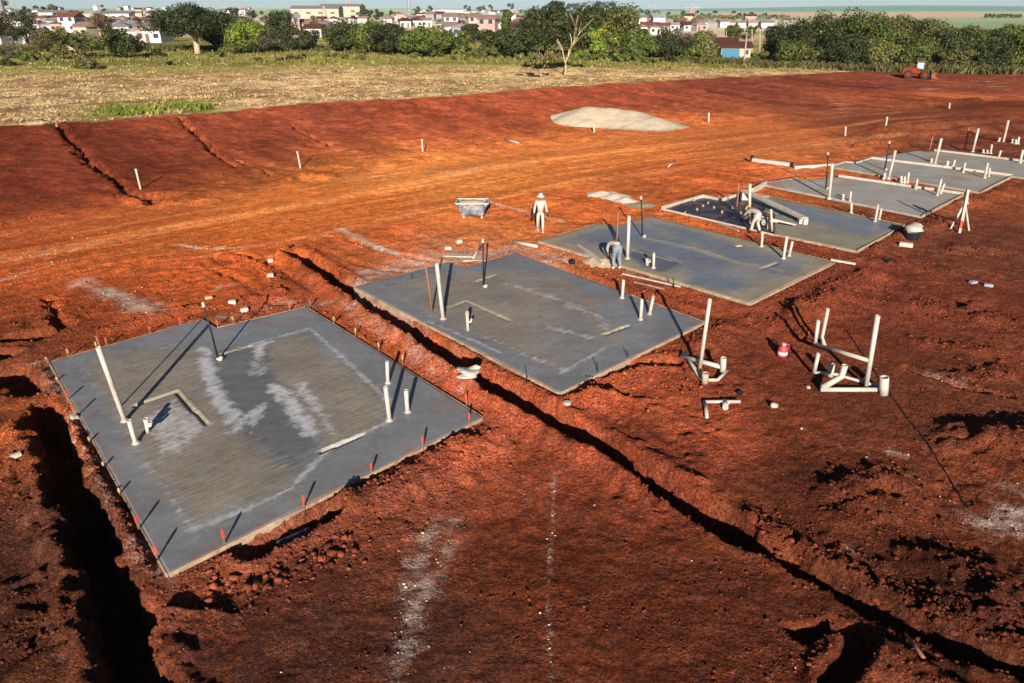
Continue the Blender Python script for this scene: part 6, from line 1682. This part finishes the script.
# rows of houses: (base y in the photo, x from, x to, spacing px, region words)
ROWS = [('left part of the town', [(44, 0, 40, 22), (42, 140, 162, 18), (37, 86, 165, 21), (32, 30, 165, 20), (27.5, 4, 165, 19), (23.5, 40, 165, 17), (20, 0, 240, 13), (17, 10, 245, 11), (14.6, 20, 250, 10), (12.8, 20, 255, 9)], 'left of spreading tree'),
        ('gap right of the big spreading tree', [(34, 222, 246, 20), (28, 226, 246, 18)], 'right of spreading tree'),
        ('gap before the factory', [(37, 312, 330, 17), (33, 290, 332, 18), (28, 284, 330, 17), (24, 320, 366, 16)], 'below cream factory'),
        ('middle of the town', [(36, 448, 520, 20), (31, 440, 520, 18), (27, 405, 520, 18), (23.5, 386, 520, 16), (20.5, 386, 530, 15), (18, 395, 510, 14)], 'behind middle trees'),
        ('right part of the town', [(34, 626, 660, 19), (31, 628, 700, 18), (27.5, 626, 770, 18), (24.5, 626, 790, 16)], 'right of tall trees'),
        ('skyline', [(12.6, 420, 520, 12), (12.4, 512, 540, 12)], 'on far skyline')]
for nm, rows, rel in ROWS:
    for ri, (by, x0, x1, sp) in enumerate(rows):
        xs_ = []; x = x0 + rr.uniform(0, 5)
        while x < x1:
            if not 168 < x < 222: xs_.append(x)
            x += max(7.5, (.55 if rel == 'left of spreading tree' else .6) * sp * rr.uniform(.8, 1.25))
        for i, x in enumerate(xs_):
            B = G(x, by + rr.uniform(-.5, .5)); B.z = gz(B.x, B.y)
            sc_ = B.y / FPX
            w = min(max(sp * .5 * sc_, 5), 11) * rr.uniform(.8, 1.25); d = rr.uniform(5, 8)
            hh = rr.choice([2.6, 2.8, 3.0, 3.0, 3.2, 2.7, 2.9, 5.4]); wall = rr.choice(['white', 'white', 'white', 'cream', 'cream', 'pinkish', 'grey', 'white']); roof = rr.choice(['terracotta', 'faded pink', 'faded pink', 'faded pink', 'grey', 'brown', 'white', 'white'])
            st_ = 'two storey ' if hh > 5 else ''
            rown = 'only' if len(rows) == 1 else ('front' if ri == 0 else 'back' if ri == len(rows) - 1 else ordn[ri])
            pos = 'leftmost' if i == 0 else 'rightmost' if i == len(xs_) - 1 else ordn[i]
            lab = f'{wall} {st_}house, {roof} roof, {pos} in {rown} row {rel}'
            house(B, w, d, hh, wall, roof, rr.uniform(-.35, .35), lab, hip=rr.random() < .4, openings=B.y < 420)
# the pale blue walled house under the tree line
B = G(733, 58.5)
hs = house(B, 5.6, 5, 2.2, 'cream', 'brown', -.12, 'low house with dark red roof and bright blue front left of the power pole', openings=False, group=None)
BLUE = simple('bright_blue_sheet', lin_t(44, 112, 136), .5, .12, 2)
MB().box((-1.0, -2.55, .95), (3.4, .08, 1.9)).build('blue_front', BLUE, hs)
MB().box((2.0, -2.53, 1.3), (.8, .08, .8)).build('window', WIN, hs)
B = G(751, 61); B = Vector((B.x + 1.0, B.y + 6, B.z))
B = G(692, 53); house(B, 6.5, 6, 2.8, 'white', 'faded pink', .2, 'white house with faded roof half hidden left of the yellowish tree', group=None, openings=True)
B = G(720, 52); house(B, 6, 5, 2.2, 'brick', 'brown', .05, 'brick house with brown roof behind the blue walled house', group=None)
# small open hut
c = G(695.5, 61); ht_ = empty('open_hut', c)
for sx in (-1.6, 1.6):
    for sy in (-1.2, 1.2): MB().box((sx, sy, 1.1), (.16, .16, 2.2)).build('post', BARK, ht_)
MB().add([(-2, -1.6, 2.2), (2, -1.6, 2.2), (2, 1.6, 2.2), (-2, 1.6, 2.2), (-2, 0, 2.9), (2, 0, 2.9)], [(0, 1, 5, 4), (2, 3, 4, 5), (1, 2, 5), (3, 0, 4), (3, 2, 1, 0)]).build('roof', ROOFM['faded pink'], ht_)
tag(ht_, 'small open hut with pale roof under the yellowish tree', 'hut')
# factory
def hall(px, by, w, d, hh, wall, label, rz=0.0, name='factory_hall'):
    B = G(px, by); root = empty(name, B, rz)
    MB().box((0, 0, hh / 2 - .5), (w, d, hh + 1)).build('wall', WALLM[wall], root)
    MB().add([(-w / 2 - .4, -d / 2 - .4, hh + .02), (w / 2 + .4, -d / 2 - .4, hh + .02), (w / 2 + .4, d / 2 + .4, hh + .02), (-w / 2 - .4, d / 2 + .4, hh + .02), (-w / 2 - .4, 0, hh + d * .1), (w / 2 + .4, 0, hh + d * .1)], [(0, 1, 5, 4), (2, 3, 4, 5), (1, 2, 5), (3, 0, 4), (3, 2, 1, 0)]).build('roof', ROOFM['grey'], root)
    for i in range(max(2, int(w / 9))):
        MB().box((-w / 2 + (i + .5) * w / max(2, int(w / 9)), -d / 2 - .04, hh * .62), (3.2, .12, 1.1)).build('window', WIN, root)
    return tag(root, label, 'factory', 'factory halls behind the trees')
hall(318, 19.5, 36, 22, 7.5, 'cream', 'long cream factory hall on the skyline, its left half', .05)
hall(343, 18.5, 34, 20, 9, 'cream', 'taller cream factory hall with the chimney tower beside it', -.05)
hall(58, 13.2, 18, 14, 5, 'white', 'long white hall on the skyline at far left')
hall(118, 14.5, 20, 14, 5, 'white', 'long white hall on the skyline left of the spreading tree')
hall(445, 12.2, 90, 20, 4.5, 'white', 'very long white shed on the skyline above the green field')
# white silo at the frame corner
c = G(-2, 26); c.z = gz(c.x, c.y); si = empty('silo', c)
MB().lathe((0, 0, 0), [(5, -1), (5, 13), (5.3, 13.1), (.6, 17)], 20).build('body', WALLM['white'], si, smooth=False); MB().tube([(5.3, -1, 0), (5.3, -1, 13)], .25, 6).build('ladder', WALLM['grey'], si)
tag(si, 'white silo cut by the upper left frame corner', 'silo')
# far trees among the town
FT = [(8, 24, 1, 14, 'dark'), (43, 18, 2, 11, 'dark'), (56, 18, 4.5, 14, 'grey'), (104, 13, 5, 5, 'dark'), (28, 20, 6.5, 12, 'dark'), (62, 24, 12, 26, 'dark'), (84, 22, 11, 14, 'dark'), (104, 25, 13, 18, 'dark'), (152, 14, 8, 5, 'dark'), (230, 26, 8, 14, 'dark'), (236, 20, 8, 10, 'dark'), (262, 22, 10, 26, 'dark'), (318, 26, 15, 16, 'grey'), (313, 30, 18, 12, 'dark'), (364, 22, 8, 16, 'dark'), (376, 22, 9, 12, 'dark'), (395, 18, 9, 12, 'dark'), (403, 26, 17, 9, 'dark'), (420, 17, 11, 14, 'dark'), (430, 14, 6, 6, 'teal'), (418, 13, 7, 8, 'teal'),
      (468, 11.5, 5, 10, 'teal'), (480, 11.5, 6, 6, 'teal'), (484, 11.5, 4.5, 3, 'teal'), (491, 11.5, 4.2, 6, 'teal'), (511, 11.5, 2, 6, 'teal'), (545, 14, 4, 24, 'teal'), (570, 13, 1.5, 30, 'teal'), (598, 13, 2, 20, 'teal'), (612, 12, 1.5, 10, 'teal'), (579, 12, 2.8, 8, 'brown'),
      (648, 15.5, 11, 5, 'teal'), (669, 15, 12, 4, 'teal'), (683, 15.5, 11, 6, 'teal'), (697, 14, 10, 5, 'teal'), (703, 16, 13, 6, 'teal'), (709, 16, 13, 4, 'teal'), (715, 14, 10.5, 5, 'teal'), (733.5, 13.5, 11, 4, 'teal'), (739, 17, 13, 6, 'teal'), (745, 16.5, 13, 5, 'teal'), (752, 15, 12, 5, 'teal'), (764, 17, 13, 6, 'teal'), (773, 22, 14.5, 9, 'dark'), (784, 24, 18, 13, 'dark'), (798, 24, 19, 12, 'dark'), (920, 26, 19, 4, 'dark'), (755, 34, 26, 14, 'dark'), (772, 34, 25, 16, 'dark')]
cn = {}
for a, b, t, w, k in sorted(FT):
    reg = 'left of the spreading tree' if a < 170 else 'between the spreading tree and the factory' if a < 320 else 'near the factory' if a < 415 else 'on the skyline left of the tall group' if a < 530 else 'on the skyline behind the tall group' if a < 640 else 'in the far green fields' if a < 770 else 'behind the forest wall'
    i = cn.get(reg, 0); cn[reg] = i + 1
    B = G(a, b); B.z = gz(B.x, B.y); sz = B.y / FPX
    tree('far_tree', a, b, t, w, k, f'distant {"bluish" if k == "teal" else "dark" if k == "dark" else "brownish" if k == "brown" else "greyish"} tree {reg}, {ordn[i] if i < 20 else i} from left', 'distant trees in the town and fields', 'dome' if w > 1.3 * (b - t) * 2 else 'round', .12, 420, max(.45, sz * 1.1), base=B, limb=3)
# hedge lines across the far fields
n = 3200; r = np.random.default_rng(5)
def belt(pxa, pxb, y0, y1, n, hgt, mat, label, seed):
    r = np.random.default_rng(seed); a = r.uniform(pxa, pxb, n); b = r.uniform(y0, y1, n)
    q = np.array([P(i, j, 3.0)[:2] for i, j in zip(a, b)]); sz = q[:, 1] / FPX
    z = H(q[:, 0], q[:, 1], False); p = np.column_stack([q, z]); nn = r.normal(size=(n, 3)); nn[:, 2] = np.abs(nn[:, 2]); nn[:, 1] -= .6; nn /= np.linalg.norm(nn, axis=1)[:, None]
    p[:, 2] += r.uniform(.2, 1, n) * hgt; t = np.cross(nn, r.normal(size=nn.shape)); t /= np.linalg.norm(t, axis=1)[:, None]; bb = np.cross(nn, t); s = (sz * r.uniform(.7, 1.6, n))[:, None]
    v = np.stack([p - t * s, p - bb * s * .6, p + t * s, p + bb * s * .6], 1).reshape(-1, 3)
    o = bpy.data.objects.new('far_hedgerow', mesh_np('far_hedgerow', v, np.arange(n * 4).reshape(-1, 4), mat)); COL.objects.link(o); tag(o, label, None, None, 'stuff')
belt(620, 790, 17.0, 20.5, 3000, 4.0, LEAF['olive'], 'olive band of far bushes behind the right part of the town', 3)
belt(985, 1022, 15.2, 16.6, 300, 3.0, LEAF['dark'], 'dark far hedge line in the right distance', 5)
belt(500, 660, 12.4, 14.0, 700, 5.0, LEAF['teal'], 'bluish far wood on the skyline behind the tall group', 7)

# ------------------------------------------------------------------ poles, towers, wires
CONCP = simple('concrete_pole', lin_t(160, 146, 130), .85, .15, 2); STEELP = simple('galvanised_lattice', lin_t(170, 162, 160), .6, .1, 3)
def pole(px, by, ty, r_, label, arm=True, name='power_pole', dx=0):
    B = G(px, by); T = top_at(B, px + dx, ty); root = empty(name, B); h_ = T - B
    MB().tube([(0, 0, -.3), h_], [r_, r_ * .7], 8).build('post', CONCP, root)
    if arm:
        MB().box((h_.x, -.12, h_.z - .35), (2.0, .12, .14)).build('cross_arm', BARK, root)
        for s_ in (-.85, -.3, .85): MB().lathe((h_.x + s_, -.12, h_.z - .27), [(.05, 0), (.09, .06), (.05, .16), (.07, .2)], 8).build('insulator', PVC, root)
    return tag(root, label, 'pole', 'power poles by the blue walled house')
pole(744, 65, 32, .16, 'concrete power pole with cross arm right of the blue walled house', dx=3)
pole(752, 52, 29, .2, 'left pale post of the twin posts behind the power pole', False)
pole(760, 52, 30, .2, 'right pale post of the twin posts behind the power pole', False)
pole(715.5, 46, 29, .14, 'pale post behind the yellowish tree', False); pole(726.5, 46, 31, .14, 'pale post behind the blue walled house roof', False)
pole(779.5, 52, 28, .16, 'left slim post of a pair before the forest wall', False); pole(783.5, 54, 29, .16, 'right slim post of a pair before the forest wall', False)
pole(17, 22, -4, .28, 'leaning pale mast behind the dark tree at top left', False, name='mast', dx=-4)
def lattice(px, by, ty, wb, label, mat=STEELP, arms=0):
    B = G(px, by); B.z = gz(B.x, B.y); T = top_at(B, px, ty); hgt = T.z - B.z; root = empty('lattice_tower', B); t = B.y / FPX * .26
    mb = MB(); br = MB(); N_ = 7
    cor = lambda k, z: Vector((sx_[k] * wb / 2 * (1 - .82 * z), sy_[k] * wb / 2 * (1 - .82 * z), hgt * z)); sx_ = (-1, 1, 1, -1); sy_ = (-1, -1, 1, 1)
    for k in range(4): mb.bar(cor(k, 0) - Vector((0, 0, .5)), cor(k, 1), t, t)
    for i in range(N_):
        for k in range(4):
            k2 = (k + 1) % 4; br.bar(cor(k, i / N_), cor(k2, (i + 1) / N_), t * .55, t * .55); br.bar(cor(k2, i / N_), cor(k, (i + 1) / N_), t * .55, t * .55)
    mb.build('legs', mat, root); br.build('bracing', mat, root)
    for j in range(arms):
        z = .72 + .13 * j; MB().bar((-wb * .9, 0, hgt * z), (wb * .9, 0, hgt * z), t, t).build('cross_arm', mat, root)
    return tag(root, label, 'tower', 'lattice masts and pylons')
lattice(409.5, 21, -9, 4.5, 'white lattice mast rising above the town left of centre')
lattice(350.5, 14, -10, 6, 'pinkish lattice tower rising behind the cream factory', simple('red_white_tower', lin_t(214, 168, 156), .7, .2, .5))
lattice(691, 23, 4.5, 6, 'pinkish lattice pylon in the fields behind the right part of the town', bpy.data.materials['red_white_tower'], 2)
lattice(652, 13.5, 4.5, 10, 'white lattice pylon far out in the green fields', STEELP, 2)
lattice(325, 21, 6, 4, 'slim lattice mast in front of the cream factory', bpy.data.materials['red_white_tower'])
lattice(490, 18, 7.5, 4, 'slim lattice mast above the middle of the town', bpy.data.materials['red_white_tower'])
# wires along the forest wall
a = top_at(G(930, 66), 930, 34); b = top_at(G(1075, 66), 1075, 38)
pts = [a.lerp(b, t) - Vector((0, 0, 1.2 * 4 * t * (1 - t) * .4)) for t in np.linspace(0, 1, 14)]
tag(MB().tube(pts, .07, 6).build('power_line', STEELP, None, a, True), 'pale wire strung before the forest wall at right', 'wire')
p_ = G(1075, 66); mb = MB().tube([p_, b + Vector((0, 0, .4))], [.18, .12], 8)

# thin taut line over the soil at right
a = G(846, 325, .5); b = G(966, 524, .1)
sa_, sb_ = G(846, 330), G(968, 510); pts = []
for t in np.linspace(0, 1, 60):
    q = sa_.lerp(sb_, t); pts.append(Vector((q.x, q.y, gz(q.x, q.y) + .025)))
tag(MB().tube(pts, .012, 6).build('layout_string', BLACKP, None, pts[0]), 'thin dark layout string drawn over the soil right of the large pipe frame', 'string')

# ------------------------------------------------------------------ air
hm = bpy.data.materials.new('air'); hm.use_nodes = True; hn = hm.node_tree; hn.nodes.clear()
ho = hn.nodes.new('ShaderNodeOutputMaterial'); hv = hn.nodes.new('ShaderNodeVolumePrincipled'); hv.inputs['Color'].default_value = (.82, .9, 1.0, 1); hv.inputs['Density'].default_value = HAZE; hv.inputs['Anisotropy'].default_value = 0.0
hn.links.new(hv.outputs[0], ho.inputs['Volume'])
if HAZE > 0: tag(MB().box((0, 2585, 30), (7400, 5400, 66)).build('haze', hm), 'thin warm morning haze over the site and the far fields', None, None, 'stuff')

# ------------------------------------------------------------------ light, sky, camera
SUN_EL = math.radians(18.5); SUN_AZ_X = -0.006          # light travels along +y, a hair to the left
w_ = bpy.data.worlds.new('World'); scene.world = w_; w_.use_nodes = True
nt = w_.node_tree; bg = nt.nodes['Background']
sky = nt.nodes.new('ShaderNodeTexSky'); sky.sky_type = 'NISHITA'; sky.sun_disc = False; sky.sun_elevation = SUN_EL
sky.sun_rotation = math.radians(180.0); sky.altitude = 0; sky.air_density = .6; sky.dust_density = .2; sky.ozone_density = 3.0
nt.links.new(sky.outputs[0], bg.inputs['Color']); bg.inputs['Strength'].default_value = SKY_STR
sl = bpy.data.lights.new('sun', 'SUN'); sl.energy = 5.0; sl.angle = math.radians(.5); sl.color = (1.0, .93, .84)
so = bpy.data.objects.new('sun', sl); COL.objects.link(so)
dirv = Vector((SUN_AZ_X, math.cos(SUN_EL), -math.sin(SUN_EL)))
so.rotation_euler = dirv.to_track_quat('-Z', 'Y').to_euler(); so.location = (0, -30, 40)
print('HOUSES', len([o for o in bpy.data.objects if o.name.startswith('house') and o.type == 'EMPTY']))
cam = bpy.data.cameras.new('camera'); co = bpy.data.objects.new('camera', cam); COL.objects.link(co)
co.location = (0, 0, CAM_H); co.rotation_euler = (PI / 2 - PITCH, 0, 0)
cam.sensor_width = 36; cam.lens = FPX / 1024 * 36; cam.clip_end = 20000; cam.clip_start = .1
scene.camera = co
scene.view_settings.view_transform = 'Standard'; scene.view_settings.look = 'None'; scene.view_settings.gamma = 1; scene.view_settings.exposure = EXPO
scene.cycles.use_denoising = True
scene.cycles.max_bounces = 4; scene.cycles.diffuse_bounces = 2; scene.cycles.glossy_bounces = 2; scene.cycles.transparent_max_bounces = 4
